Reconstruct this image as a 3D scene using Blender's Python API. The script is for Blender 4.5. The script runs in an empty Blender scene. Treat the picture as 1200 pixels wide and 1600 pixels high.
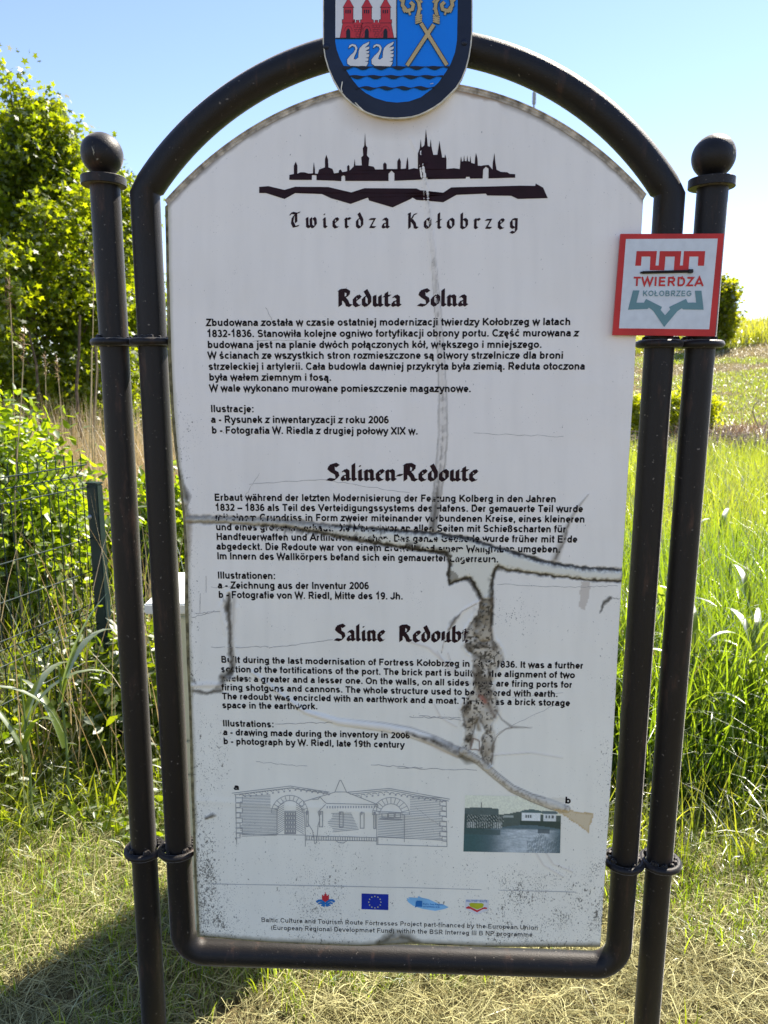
import bpy, math, random
import numpy as np
from mathutils import Vector, Matrix
from mathutils.geometry import tessellate_polygon

random.seed(7)
RNG = np.random.default_rng(7)
SC = bpy.context.scene
COL = SC.collection
R = math.radians

# ------------------------------------------------------------------ camera, sky, sun, exposure
CAM_H, PITCH, FPX = 1.65, R(10.2), 1156.0
cam = bpy.data.cameras.new('camera')
cam.sensor_width = 36.0
cam.lens = 36.0 * FPX / 1600.0
cam.clip_start, cam.clip_end = 0.05, 3000
cam.dof.use_dof = True
cam.dof.focus_distance = 1.55
cam.dof.aperture_fstop = 8.0
camo = bpy.data.objects.new('camera', cam)
camo.location = (0, 0, CAM_H)
camo.rotation_euler = (math.pi / 2 - PITCH, 0, 0)
COL.objects.link(camo)
SC.camera = camo

SUN_EL, SUN_AZ = R(50), R(42)         # azimuth measured from +Y towards +X
world = bpy.data.worlds.new('World')
SC.world = world
world.use_nodes = True
wn = world.node_tree
sky = wn.nodes.new('ShaderNodeTexSky')
sky.sky_type = 'NISHITA'
sky.sun_disc = False
sky.sun_elevation = SUN_EL
sky.sun_rotation = SUN_AZ
sky.air_density = 0.85
sky.dust_density = 0.05
sky.ozone_density = 1.0
tint = wn.nodes.new('ShaderNodeVectorMath'); tint.operation = 'MULTIPLY'; tint.inputs[1].default_value = (1.0, 0.93, 1.0)
wn.links.new(sky.outputs[0], tint.inputs[0]); wn.links.new(tint.outputs[0], wn.nodes['Background'].inputs[0])
wn.nodes['Background'].inputs[1].default_value = 0.100
sl = bpy.data.lights.new('sun', 'SUN')
sl.energy = 5.0
sl.angle = R(0.53)
sl.color = (1.0, 0.93, 0.80)
so = bpy.data.objects.new('sun', sl)
sdir = Vector((math.sin(SUN_AZ) * math.cos(SUN_EL), math.cos(SUN_AZ) * math.cos(SUN_EL), math.sin(SUN_EL)))
so.rotation_euler = sdir.to_track_quat('Z', 'Y').to_euler()
so.location = (6, 6, 9)
COL.objects.link(so)
SC.view_settings.view_transform = 'Standard'
SC.view_settings.look = 'None'
SC.view_settings.exposure = 1.5
SC.view_settings.gamma = 1.0
SC.view_settings.use_curve_mapping = False
SC.cycles.use_denoising = True
SC.cycles.max_bounces = 8
SC.cycles.transparent_max_bounces = 8

# ------------------------------------------------------------------ helpers
def tag(o, label=None, cat=None, group=None, kind=None):
    if label: o['label'] = label
    if cat: o['category'] = cat
    if group: o['group'] = group
    if kind: o['kind'] = kind
    return o

def empty(name, loc=(0, 0, 0), rz=0.0, parent=None):
    o = bpy.data.objects.new(name, None)
    o.location = loc
    o.rotation_euler = (0, 0, rz)
    o.empty_display_size = 0.1
    if parent: o.parent = parent
    COL.objects.link(o)
    return o

def link(name, me, parent=None):
    o = bpy.data.objects.new(name, me)
    if parent: o.parent = parent
    COL.objects.link(o)
    return o

def mesh_np(name, V, F, mat=None, col=None, smooth=False, parent=None, k=None):
    """V (n,3); F (m,k) int array or list of tuples; col (n,3|4) point colours."""
    me = bpy.data.meshes.new(name)
    V = np.asarray(V, dtype=np.float32)
    if isinstance(F, np.ndarray):
        m, kk = F.shape
        me.vertices.add(len(V))
        me.vertices.foreach_set('co', V.ravel())
        me.loops.add(m * kk)
        me.loops.foreach_set('vertex_index', F.astype(np.int32).ravel())
        me.polygons.add(m)
        me.polygons.foreach_set('loop_start', np.arange(0, m * kk, kk, dtype=np.int32))
        me.update(calc_edges=True)
    else:
        me.from_pydata([tuple(v) for v in V], [], F)
        me.update()
    if col is not None:
        col = np.asarray(col, dtype=np.float32)
        if col.shape[1] == 3:
            col = np.hstack([col, np.ones((len(col), 1), np.float32)])
        a = me.color_attributes.new('col', 'FLOAT_COLOR', 'POINT')
        a.data.foreach_set('color', col.ravel())
    if mat: me.materials.append(mat)
    if smooth:
        me.polygons.foreach_set('use_smooth', np.ones(len(me.polygons), dtype=bool))
    return link(name, me, parent)

class MB:
    def __init__(s): s.v = []; s.f = []; s.sm = []
    def add(s, vs, fs):
        b = len(s.v); s.v += [tuple(v) for v in vs]; s.f += [tuple(i + b for i in f) for f in fs]
        return s
    def box(s, x0, x1, y0, y1, z0, z1, M=None, bev=0.0):
        import bmesh
        if bev > 0:
            bm = bmesh.new()
            bmesh.ops.create_cube(bm, size=1)
            for v in bm.verts:
                v.co = Vector(((x0 + x1) / 2 + v.co.x * (x1 - x0), (y0 + y1) / 2 + v.co.y * (y1 - y0), (z0 + z1) / 2 + v.co.z * (z1 - z0)))
            bmesh.ops.bevel(bm, geom=bm.edges[:], offset=bev, segments=2, affect='EDGES')
            bm.verts.index_update()
            vs = [v.co.copy() for v in bm.verts]; fs = [[v.index for v in f.verts] for f in bm.faces]
            bm.free()
        else:
            vs = [Vector((x, y, z)) for z in (z0, z1) for y in (y0, y1) for x in (x0, x1)]
            fs = [(0, 2, 3, 1), (4, 5, 7, 6), (0, 1, 5, 4), (2, 6, 7, 3), (0, 4, 6, 2), (1, 3, 7, 5)]
        if M is not None: vs = [M @ v for v in vs]
        return s.add(vs, fs)
    def tube(s, pts, r, n=16, caps=True, closed=False):
        pts = [Vector(p) for p in pts]
        m = len(pts)
        rs = r if hasattr(r, '__len__') else [r] * m
        prev = None; vs = []; fs = []
        for i, p in enumerate(pts):
            a = pts[i - 1] if (i > 0 or closed) else pts[i]
            b = pts[(i + 1) % m] if (i < m - 1 or closed) else pts[i]
            t = (b - a).normalized()
            if prev is None:
                ref = Vector((0, 1, 0)) if abs(t.y) < 0.9 else Vector((1, 0, 0))
                nx = t.cross(ref).normalized()
            else:
                nx = (prev - t * prev.dot(t)).normalized()
            prev = nx
            ny = t.cross(nx)
            for k in range(n):
                a2 = 2 * math.pi * k / n
                vs.append(p + (nx * math.cos(a2) + ny * math.sin(a2)) * rs[i])
        seg = m if closed else m - 1
        for i in range(seg):
            j = (i + 1) % m
            for k in range(n):
                k2 = (k + 1) % n
                fs.append((i * n + k, i * n + k2, j * n + k2, j * n + k))
        if caps and not closed:
            fs.append(tuple(range(n))[::-1]); fs.append(tuple((m - 1) * n + k for k in range(n)))
        return s.add(vs, fs)
    def lathe(s, prof, cx=0, cy=0, cz=0, n=32):
        vs = []; fs = []
        for (r, z) in prof:
            for k in range(n):
                a = 2 * math.pi * k / n
                vs.append((cx + r * math.cos(a), cy + r * math.sin(a), cz + z))
        for i in range(len(prof) - 1):
            for k in range(n):
                k2 = (k + 1) % n
                fs.append((i * n + k, i * n + k2, (i + 1) * n + k2, (i + 1) * n + k))
        return s.add(vs, fs)
    def build(s, name, mat, parent=None, smooth=False):
        me = bpy.data.meshes.new(name)
        me.from_pydata(s.v, [], s.f); me.update()
        if mat: me.materials.append(mat)
        if smooth:
            me.polygons.foreach_set('use_smooth', np.ones(len(me.polygons), dtype=bool))
            me.set_sharp_from_angle(angle=R(40))
        return link(name, me, parent)

# ------------------------------------------------------------------ materials
def mat_new(name):
    m = bpy.data.materials.new(name); m.use_nodes = True
    nt = m.node_tree; b = nt.nodes['Principled BSDF']
    return m, nt, b

def N(nt, t, **kw):
    n = nt.nodes.new(t)
    for k, v in kw.items():
        setattr(n, k, v)
    return n

def mat_plain(name, c, rough=0.6, metal=0.0, spec=0.25, var=0.12, scale=30, bump=0.0, bscale=200):
    m, nt, b = mat_new(name)
    tc = N(nt, 'ShaderNodeTexCoord')
    no = N(nt, 'ShaderNodeTexNoise'); no.inputs['Scale'].default_value = scale; no.inputs['Detail'].default_value = 5
    nt.links.new(tc.outputs['Object'], no.inputs['Vector'])
    cr = N(nt, 'ShaderNodeValToRGB')
    cr.color_ramp.elements[0].position = 0.3; cr.color_ramp.elements[1].position = 0.7
    cr.color_ramp.elements[0].color = (*[max(0, x * (1 - var)) for x in c], 1)
    cr.color_ramp.elements[1].color = (*[min(1, x * (1 + var)) for x in c], 1)
    nt.links.new(no.outputs[0], cr.inputs[0]); nt.links.new(cr.outputs[0], b.inputs['Base Color'])
    b.inputs['Roughness'].default_value = rough; b.inputs['Metallic'].default_value = metal
    b.inputs['Specular IOR Level'].default_value = spec
    if bump > 0:
        n2 = N(nt, 'ShaderNodeTexNoise'); n2.inputs['Scale'].default_value = bscale; n2.inputs['Detail'].default_value = 3
        nt.links.new(tc.outputs['Object'], n2.inputs['Vector'])
        bp = N(nt, 'ShaderNodeBump'); bp.inputs['Strength'].default_value = bump; bp.inputs['Distance'].default_value = 0.002
        nt.links.new(n2.outputs[0], bp.inputs['Height']); nt.links.new(bp.outputs[0], b.inputs['Normal'])
    return m

def mat_pipe():
    m, nt, b = mat_new('weathered_black_pipe_paint')
    tc = N(nt, 'ShaderNodeTexCoord')
    mp = N(nt, 'ShaderNodeMapping'); mp.inputs['Scale'].default_value = (1.3, 1.3, 0.28)
    nt.links.new(tc.outputs['Object'], mp.inputs[0])
    n1 = N(nt, 'ShaderNodeTexNoise'); n1.inputs['Scale'].default_value = 22; n1.inputs['Detail'].default_value = 8; n1.inputs['Roughness'].default_value = 0.65
    nt.links.new(mp.outputs[0], n1.inputs['Vector'])
    cr = N(nt, 'ShaderNodeValToRGB'); e = cr.color_ramp.elements
    e[0].position = 0.30; e[0].color = (0.0035, 0.003, 0.003, 1)
    e[1].position = 0.56; e[1].color = (0.006, 0.0048, 0.0042, 1)
    x = e.new(0.60); x.color = (0.014, 0.009, 0.007, 1)
    x = e.new(0.66); x.color = (0.034, 0.018, 0.012, 1)
    x = e.new(0.76); x.color = (0.075, 0.038, 0.025, 1)
    nt.links.new(n1.outputs[0], cr.inputs[0])
    n3 = N(nt, 'ShaderNodeTexNoise'); n3.inputs['Scale'].default_value = 150; n3.inputs['Detail'].default_value = 3
    nt.links.new(tc.outputs['Object'], n3.inputs['Vector'])
    c3 = N(nt, 'ShaderNodeValToRGB'); c3.color_ramp.elements[0].position = 0.70; c3.color_ramp.elements[1].position = 0.72
    nt.links.new(n3.outputs[0], c3.inputs[0])
    mx = N(nt, 'ShaderNodeMix'); mx.data_type = 'RGBA'
    mx.inputs[7].default_value = (0.14, 0.12, 0.10, 1)
    nt.links.new(c3.outputs[0], mx.inputs[0]); nt.links.new(cr.outputs[0], mx.inputs[6])
    nt.links.new(mx.outputs[2], b.inputs['Base Color'])
    rr = N(nt, 'ShaderNodeMapRange'); rr.inputs[3].default_value = 0.40; rr.inputs[4].default_value = 0.60
    nt.links.new(n1.outputs[0], rr.inputs[0]); nt.links.new(rr.outputs[0], b.inputs['Roughness'])
    b.inputs['Specular IOR Level'].default_value = 0.34
    b.inputs['Specular Tint'].default_value = (1.0, 0.95, 0.92, 1)
    b.inputs['Sheen Weight'].default_value = 0.30; b.inputs['Sheen Roughness'].default_value = 0.35; b.inputs['Sheen Tint'].default_value = (1.0, 0.95, 0.93, 1)
    n2 = N(nt, 'ShaderNodeTexNoise'); n2.inputs['Scale'].default_value = 420; n2.inputs['Detail'].default_value = 4
    nt.links.new(tc.outputs['Object'], n2.inputs['Vector'])
    bp = N(nt, 'ShaderNodeBump'); bp.inputs['Strength'].default_value = 0.7; bp.inputs['Distance'].default_value = 0.001
    nt.links.new(n2.outputs[0], bp.inputs['Height']); nt.links.new(bp.outputs[0], b.inputs['Normal'])
    return m

def mat_panel():
    m, nt, b = mat_new('cracked_white_sign_sheet')
    tc = N(nt, 'ShaderNodeTexCoord')
    at = N(nt, 'ShaderNodeAttribute'); at.attribute_name = 'col'
    # black mould specks whose density follows the alpha of the wear map
    def specks(scale, lo, hi, seed):
        mp = N(nt, 'ShaderNodeMapping'); mp.inputs['Location'].default_value = (seed, seed * 2, seed * 3); mp.inputs['Scale'].default_value = (1, 1, 0.62)
        nt.links.new(tc.outputs['Object'], mp.inputs[0])
        n = N(nt, 'ShaderNodeTexNoise'); n.inputs['Scale'].default_value = scale; n.inputs['Detail'].default_value = 4; n.inputs['Roughness'].default_value = 0.6
        nt.links.new(mp.outputs[0], n.inputs['Vector'])
        big = N(nt, 'ShaderNodeTexNoise'); big.inputs['Scale'].default_value = 28; big.inputs['Detail'].default_value = 2
        nt.links.new(mp.outputs[0], big.inputs['Vector'])
        a1 = N(nt, 'ShaderNodeMath', operation='MULTIPLY_ADD'); a1.inputs[1].default_value = 0.22; a1.inputs[2].default_value = -0.11
        nt.links.new(big.outputs[0], a1.inputs[0])
        a2 = N(nt, 'ShaderNodeMath', operation='MULTIPLY_ADD'); a2.inputs[1].default_value = 0.17
        nt.links.new(at.outputs['Alpha'], a2.inputs[0]); nt.links.new(a1.outputs[0], a2.inputs[2])
        a3 = N(nt, 'ShaderNodeMath', operation='ADD'); nt.links.new(n.outputs[0], a3.inputs[0]); nt.links.new(a2.outputs[0], a3.inputs[1])
        c = N(nt, 'ShaderNodeMapRange'); c.inputs[1].default_value = lo; c.inputs[2].default_value = hi
        nt.links.new(a3.outputs[0], c.inputs[0])
        return c
    s1 = specks(380, 0.69, 0.775, 0.0)
    s2 = specks(170, 0.72, 0.80, 3.1)
    mxx = N(nt, 'ShaderNodeMath', operation='MAXIMUM'); nt.links.new(s1.outputs[0], mxx.inputs[0]); nt.links.new(s2.outputs[0], mxx.inputs[1])
    sc = N(nt, 'ShaderNodeMath', operation='MULTIPLY'); sc.inputs[1].default_value = 0.82; nt.links.new(mxx.outputs[0], sc.inputs[0])
    mx = N(nt, 'ShaderNodeMix'); mx.data_type = 'RGBA'; mx.inputs[7].default_value = (0.045, 0.043, 0.035, 1)
    nt.links.new(sc.outputs[0], mx.inputs[0]); nt.links.new(at.outputs['Color'], mx.inputs[6])
    nt.links.new(mx.outputs[2], b.inputs['Base Color'])
    b.inputs['Roughness'].default_value = 0.38
    b.inputs['Specular IOR Level'].default_value = 0.22
    n2 = N(nt, 'ShaderNodeTexNoise'); n2.inputs['Scale'].default_value = 90; n2.inputs['Detail'].default_value = 6; n2.inputs['Roughness'].default_value = 0.7
    nt.links.new(tc.outputs['Object'], n2.inputs['Vector'])
    bp = N(nt, 'ShaderNodeBump'); bp.inputs['Strength'].default_value = 0.10; bp.inputs['Distance'].default_value = 0.002
    nt.links.new(n2.outputs[0], bp.inputs['Height']); nt.links.new(bp.outputs[0], b.inputs['Normal'])
    return m

def mat_attr(name, rough=0.5, spec=0.4, fine=0.0):
    m, nt, b = mat_new(name)
    at = N(nt, 'ShaderNodeAttribute'); at.attribute_name = 'col'
    nt.links.new(at.outputs['Color'], b.inputs['Base Color'])
    b.inputs['Roughness'].default_value = rough; b.inputs['Specular IOR Level'].default_value = spec
    return m

def mat_leaf(name, trans=0.5, gain=(2.6, 2.4, 0.9), rough=0.5, gloss=0.03):
    """Thin leaf: diffuse face, light passing through comes out yellower."""
    m = bpy.data.materials.new(name); m.use_nodes = True
    nt = m.node_tree; nt.nodes.clear()
    out = N(nt, 'ShaderNodeOutputMaterial')
    at = N(nt, 'ShaderNodeAttribute'); at.attribute_name = 'col'
    d = N(nt, 'ShaderNodeBsdfDiffuse'); t = N(nt, 'ShaderNodeBsdfTranslucent'); g = N(nt, 'ShaderNodeBsdfGlossy')
    g.inputs['Roughness'].default_value = rough; g.inputs['Color'].default_value = (0.9, 0.9, 0.9, 1)
    mu = N(nt, 'ShaderNodeVectorMath', operation='MULTIPLY'); mu.inputs[1].default_value = gain
    nt.links.new(at.outputs['Color'], d.inputs['Color']); nt.links.new(at.outputs['Color'], mu.inputs[0]); nt.links.new(mu.outputs[0], t.inputs['Color'])
    a = N(nt, 'ShaderNodeMixShader'); a.inputs[0].default_value = trans
    nt.links.new(d.outputs[0], a.inputs[1]); nt.links.new(t.outputs[0], a.inputs[2])
    fr = N(nt, 'ShaderNodeFresnel'); fr.inputs[0].default_value = 1.45
    f2 = N(nt, 'ShaderNodeMath', operation='MULTIPLY'); f2.inputs[1].default_value = gloss * 10; f2.use_clamp = True
    nt.links.new(fr.outputs[0], f2.inputs[0])
    b2 = N(nt, 'ShaderNodeMixShader'); nt.links.new(f2.outputs[0], b2.inputs[0]); nt.links.new(a.outputs[0], b2.inputs[1]); nt.links.new(g.outputs[0], b2.inputs[2])
    nt.links.new(b2.outputs[0], out.inputs[0])
    return m

def mat_ground():
    m, nt, b = mat_new('mown_ground')
    tc = N(nt, 'ShaderNodeTexCoord')
    def noise(s, d=6, r=0.6):
        n = N(nt, 'ShaderNodeTexNoise'); n.inputs['Scale'].default_value = s; n.inputs['Detail'].default_value = d; n.inputs['Roughness'].default_value = r
        nt.links.new(tc.outputs['Object'], n.inputs['Vector']); return n
    a = noise(0.55, 5); c = noise(30, 6, 0.75)
    r1 = N(nt, 'ShaderNodeValToRGB'); e = r1.color_ramp.elements
    e[0].position = 0.42; e[0].color = (0.21, 0.165, 0.09, 1); e[1].position = 0.68; e[1].color = (0.15, 0.145, 0.05, 1)
    nt.links.new(a.outputs[0], r1.inputs[0])
    r2 = N(nt, 'ShaderNodeValToRGB'); e = r2.color_ramp.elements
    e[0].position = 0.35; e[0].color = (0.16, 0.14, 0.12, 1); e[1].position = 0.68; e[1].color = (1.3, 1.3, 1.2, 1)
    nt.links.new(c.outputs[0], r2.inputs[0])
    mx = N(nt, 'ShaderNodeMix'); mx.data_type = 'RGBA'; mx.blend_type = 'MULTIPLY'; mx.inputs[0].default_value = 1
    nt.links.new(r1.outputs[0], mx.inputs[6]); nt.links.new(r2.outputs[0], mx.inputs[7])
    nt.links.new(mx.outputs[2], b.inputs['Base Color'])
    b.inputs['Roughness'].default_value = 0.95; b.inputs['Specular IOR Level'].default_value = 0.1
    bp = N(nt, 'ShaderNodeBump'); bp.inputs['Strength'].default_value = 0.9; bp.inputs['Distance'].default_value = 0.02
    nt.links.new(c.outputs[0], bp.inputs['Height']); nt.links.new(bp.outputs[0], b.inputs['Normal'])
    return m

M = {}
M['pipe'] = mat_pipe()
M['panel'] = mat_panel()
M['ball_mark'] = mat_plain('ball_mark_pale', (0.24, 0.22, 0.17), 0.7, var=0.5, scale=200)
M['rim'] = mat_plain('weathered_sign_rim', (0.20, 0.175, 0.09), 0.8, var=0.6, scale=60, bump=0.6, bscale=120)
M['rimtop'] = mat_plain('oxidised_rim_strip', (0.40, 0.345, 0.27), 0.75, var=0.6, scale=70, bump=0.6, bscale=150)
M['ink'] = mat_plain('printed_black_ink', (0.010, 0.007, 0.008), 0.5, spec=.12, var=0.3)
M['maroon'] = mat_plain('printed_maroon_ink', (0.020, 0.006, 0.009), 0.5, spec=.15, var=0.25)
M['grey_ink'] = mat_plain('printed_grey_line', (0.33, 0.33, 0.31), 0.5)
M['pale_ink'] = mat_plain('printed_pale_line', (0.42, 0.42, 0.40), 0.5)
M['crack'] = mat_plain('dirt_filled_crack', (0.075, 0.07, 0.055), 0.9, var=0.5, scale=200)
M['hair'] = mat_plain('hairline_crack', (0.38, 0.36, 0.33), 0.9, var=0.4, scale=90)
M['navy'] = mat_plain('crest_navy_enamel', (0.012, 0.017, 0.035), 0.38, var=0.3, scale=12, bump=0.1)
M['crest_rim'] = mat_plain('crest_bare_edge', (0.62, 0.58, 0.48), 0.5, var=0.3, scale=50)
M['blue'] = mat_plain('crest_blue', (0.0, 0.19, 0.74), 0.4, var=0.07, scale=10)
M['red'] = mat_plain('crest_red', (0.52, 0.035, 0.045), 0.4, var=0.1, scale=20)
M['cwhite'] = mat_plain('crest_white', (0.66, 0.66, 0.66), 0.4, var=0.05)
M['tan'] = mat_plain('crest_gold', (0.47, 0.36, 0.18), 0.4, var=0.1)
M['outline'] = mat_plain('crest_outline', (0.012, 0.014, 0.022), 0.4)
M['sred'] = mat_plain('plaque_red', (0.50, 0.028, 0.024), 0.42, var=0.14, scale=15)
M['swhite'] = mat_plain('plaque_white', (0.60, 0.63, 0.65), 0.42, var=0.07, scale=60)
M['teal'] = mat_plain('plaque_teal', (0.13, 0.25, 0.27), 0.42, var=0.05)
M['tie'] = mat_plain('black_cable_tie', (0.01, 0.01, 0.01), 0.4)
M['eu_blue'] = mat_plain('flag_blue', (0.01, 0.03, 0.30), 0.4)
M['yellow'] = mat_plain('star_yellow', (0.6, 0.6, 0.3), 0.4)
M['lblue'] = mat_plain('swoosh_light_blue', (0.22, 0.48, 0.72), 0.4)
M['dblue'] = mat_plain('logo_blue', (0.02, 0.15, 0.42), 0.4)
M['lime'] = mat_plain('logo_lime', (0.42, 0.45, 0.03), 0.4)
M['fence'] = mat_plain('green_coated_steel', (0.008, 0.022, 0.020), 0.5, var=0.2, scale=20, bump=0.1)
M['post'] = mat_plain('green_fence_post_paint', (0.022, 0.037, 0.034), 0.42, var=0.2, scale=14)
M['cab'] = mat_plain('cabinet_white_shaded', (0.56, 0.57, 0.44), 0.55, var=0.08, scale=9, bump=0.15)  # shaded look of a white cabinet put into a green-grey base colour
M['cab_white'] = mat_plain('cabinet_lid_white', (0.72, 0.74, 0.72), 0.5, var=0.05)
M['bolt'] = mat_plain('galvanised_bolt', (0.5, 0.5, 0.5), 0.4, metal=0.8)
M['bark'] = mat_plain('young_bark', (0.10, 0.075, 0.05), 0.9, var=0.4, scale=20, bump=0.6, bscale=60)
M['stem'] = mat_plain('green_stem', (0.12, 0.17, 0.05), 0.7, var=0.2)
M['dead'] = mat_plain('dead_wood', (0.22, 0.17, 0.14), 0.9, var=0.4, scale=20)
M['straw_stem'] = mat_plain('dry_reed_stem', (0.45, 0.34, 0.18), 0.7, var=0.25, scale=25)
M['plume'] = mat_plain('dry_reed_plume', (0.30, 0.20, 0.11), 0.9, var=0.35, scale=80)
M['leaf'] = mat_leaf('tree_leaf', 0.58, (4.2, 3.6, 0.5), 0.55, 0.012)
M['grassm'] = mat_leaf('grass_blade', 0.55, (3.9, 3.5, 0.8), 0.45, 0.022)
M['straw'] = mat_leaf('dry_straw', 0.3, (1.3, 1.15, 0.9), 0.5, 0.02)
M['ground'] = mat_ground()
M['mast'] = mat_plain('mast_grey', (0.3, 0.32, 0.34), 0.5)
M['photo'] = mat_attr('printed_photograph', 0.4)

# ------------------------------------------------------------------ sign frame of reference
SIGN_D, SIGN_YAW = 1.55, R(-2.0)
U = np.array([math.cos(SIGN_YAW), math.sin(SIGN_YAW), 0.0])
NC = np.array([math.sin(SIGN_YAW), -math.cos(SIGN_YAW), 0.0])     # normal towards the viewer
O0 = np.array([0, SIGN_D, 0.0])
cth, sth = math.cos(PITCH), math.sin(PITCH)

def ray(px, py):
    a = (px - 600.0) / FPX; b = (800.0 - py) / FPX
    # camera axes: right X, up (0,sth,cth), forward (0,cth,-sth)
    return np.array([a, b * sth + cth, b * cth - sth])

def P(px, py, o=0.0):
    """Measured picture point -> (u, w) on the sign's plane shifted by o towards the viewer."""
    d = ray(px, py); c = np.array([0, 0, CAM_H])
    t = (o - (c - O0) @ NC) / (d @ NC)
    q = c + t * d
    return float((q - O0) @ U), float(q[2])

def L(px, py, o=0.0):
    u, w = P(px, py, o)
    return (u, -o, w)

def proj(u, w, o):
    """(u,w,o) arrays -> measured picture coordinates."""
    x = O0[0] + u * U[0] + o * NC[0]; y = O0[1] + u * U[1] + o * NC[1]; z = w - CAM_H
    fwd = y * cth - z * sth; up = y * sth + z * cth
    return 600 + FPX * x / fwd, 800 - FPX * up / fwd

def GP(px, py, z=0.0):
    d = ray(px, py); t = (z - CAM_H) / d[2]
    return np.array([0, 0, CAM_H]) + t * d

def AT(px, py, y):
    """point of the picture ray at world distance y"""
    d = ray(px, py); return np.array([0, 0, CAM_H]) + d * (y / d[1])

# ------------------------------------------------------------------ terrain
def smst(x): x = np.clip(x, 0, 1); return x * x * (3 - 2 * x)
def vnoise(X, Y, s, seed=0):
    rg = np.random.default_rng(seed); G = rg.random((256, 256))
    x = np.asarray(X, dtype=float) / s + 100.37; y = np.asarray(Y, dtype=float) / s + 57.91
    xi = np.floor(x).astype(int); yi = np.floor(y).astype(int); fx = x - xi; fy = y - yi
    fx = fx * fx * (3 - 2 * fx); fy = fy * fy * (3 - 2 * fy)
    g = lambda a, b: G[a % 256, b % 256]
    return (g(xi, yi) * (1 - fx) + g(xi + 1, yi) * fx) * (1 - fy) + (g(xi, yi + 1) * (1 - fx) + g(xi + 1, yi + 1) * fx) * fy
def fbm(X, Y, s, seed=0, o=4):
    r = 0; a = 0.5; t = 0
    for i in range(o):
        r = r + a * vnoise(X, Y, s / 2 ** i, seed + i); t += a; a *= 0.55
    return r / t

def hgt(X, Y):
    X = np.asarray(X, dtype=float); Y = np.asarray(Y, dtype=float)
    m = smst((X + 3.5 + 0.0 * Y) / 6.0)
    prof = np.interp(Y, [9, 11, 13, 16, 20, 25, 29, 32, 60, 200], [0, 0.08, 0.3, 0.78, 1.42, 2.2, 2.75, 2.95, 3.0, 3.0])
    prof = prof * np.clip(.55 + .046 * X, .5, 1.4)
    return m * prof + (fbm(X, Y, 1.7, 5) - 0.5) * 0.05 + (fbm(X, Y, 5.0, 15) - 0.5) * 0.25 * smst((np.hypot(X, Y) - 6) / 10)

def sp(n, a, b, near):
    t = np.linspace(-1, 1, n); k = 5.2
    return np.sinh(t * k) / math.sinh(k) * (b - a) / 2 + near
gx = sp(170, -700, 700, 0.0); gy = sp(190, -700, 700, 3.0)
GX, GY = np.meshgrid(gx, gy)
GZ = hgt(GX, GY)
idx = np.arange(GX.size).reshape(GX.shape)
F = np.stack([idx[:-1, :-1], idx[:-1, 1:], idx[1:, 1:], idx[1:, :-1]], -1).reshape(-1, 4)
g = mesh_np('ground', np.stack([GX.ravel(), GY.ravel(), GZ.ravel()], 1), F, M['ground'], smooth=True)
tag(g, kind='structure')

# ------------------------------------------------------------------ stroke lettering
SWB = 0.158
def arc(cx, cy, rx, ry, a0, a1, n=None):
    n = n or max(3, int(abs(a1 - a0) / 26) + 1)
    return [(cx + rx * math.cos(R(a0 + (a1 - a0) * i / n)), cy + ry * math.sin(R(a0 + (a1 - a0) * i / n))) for i in range(n + 1)]

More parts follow.
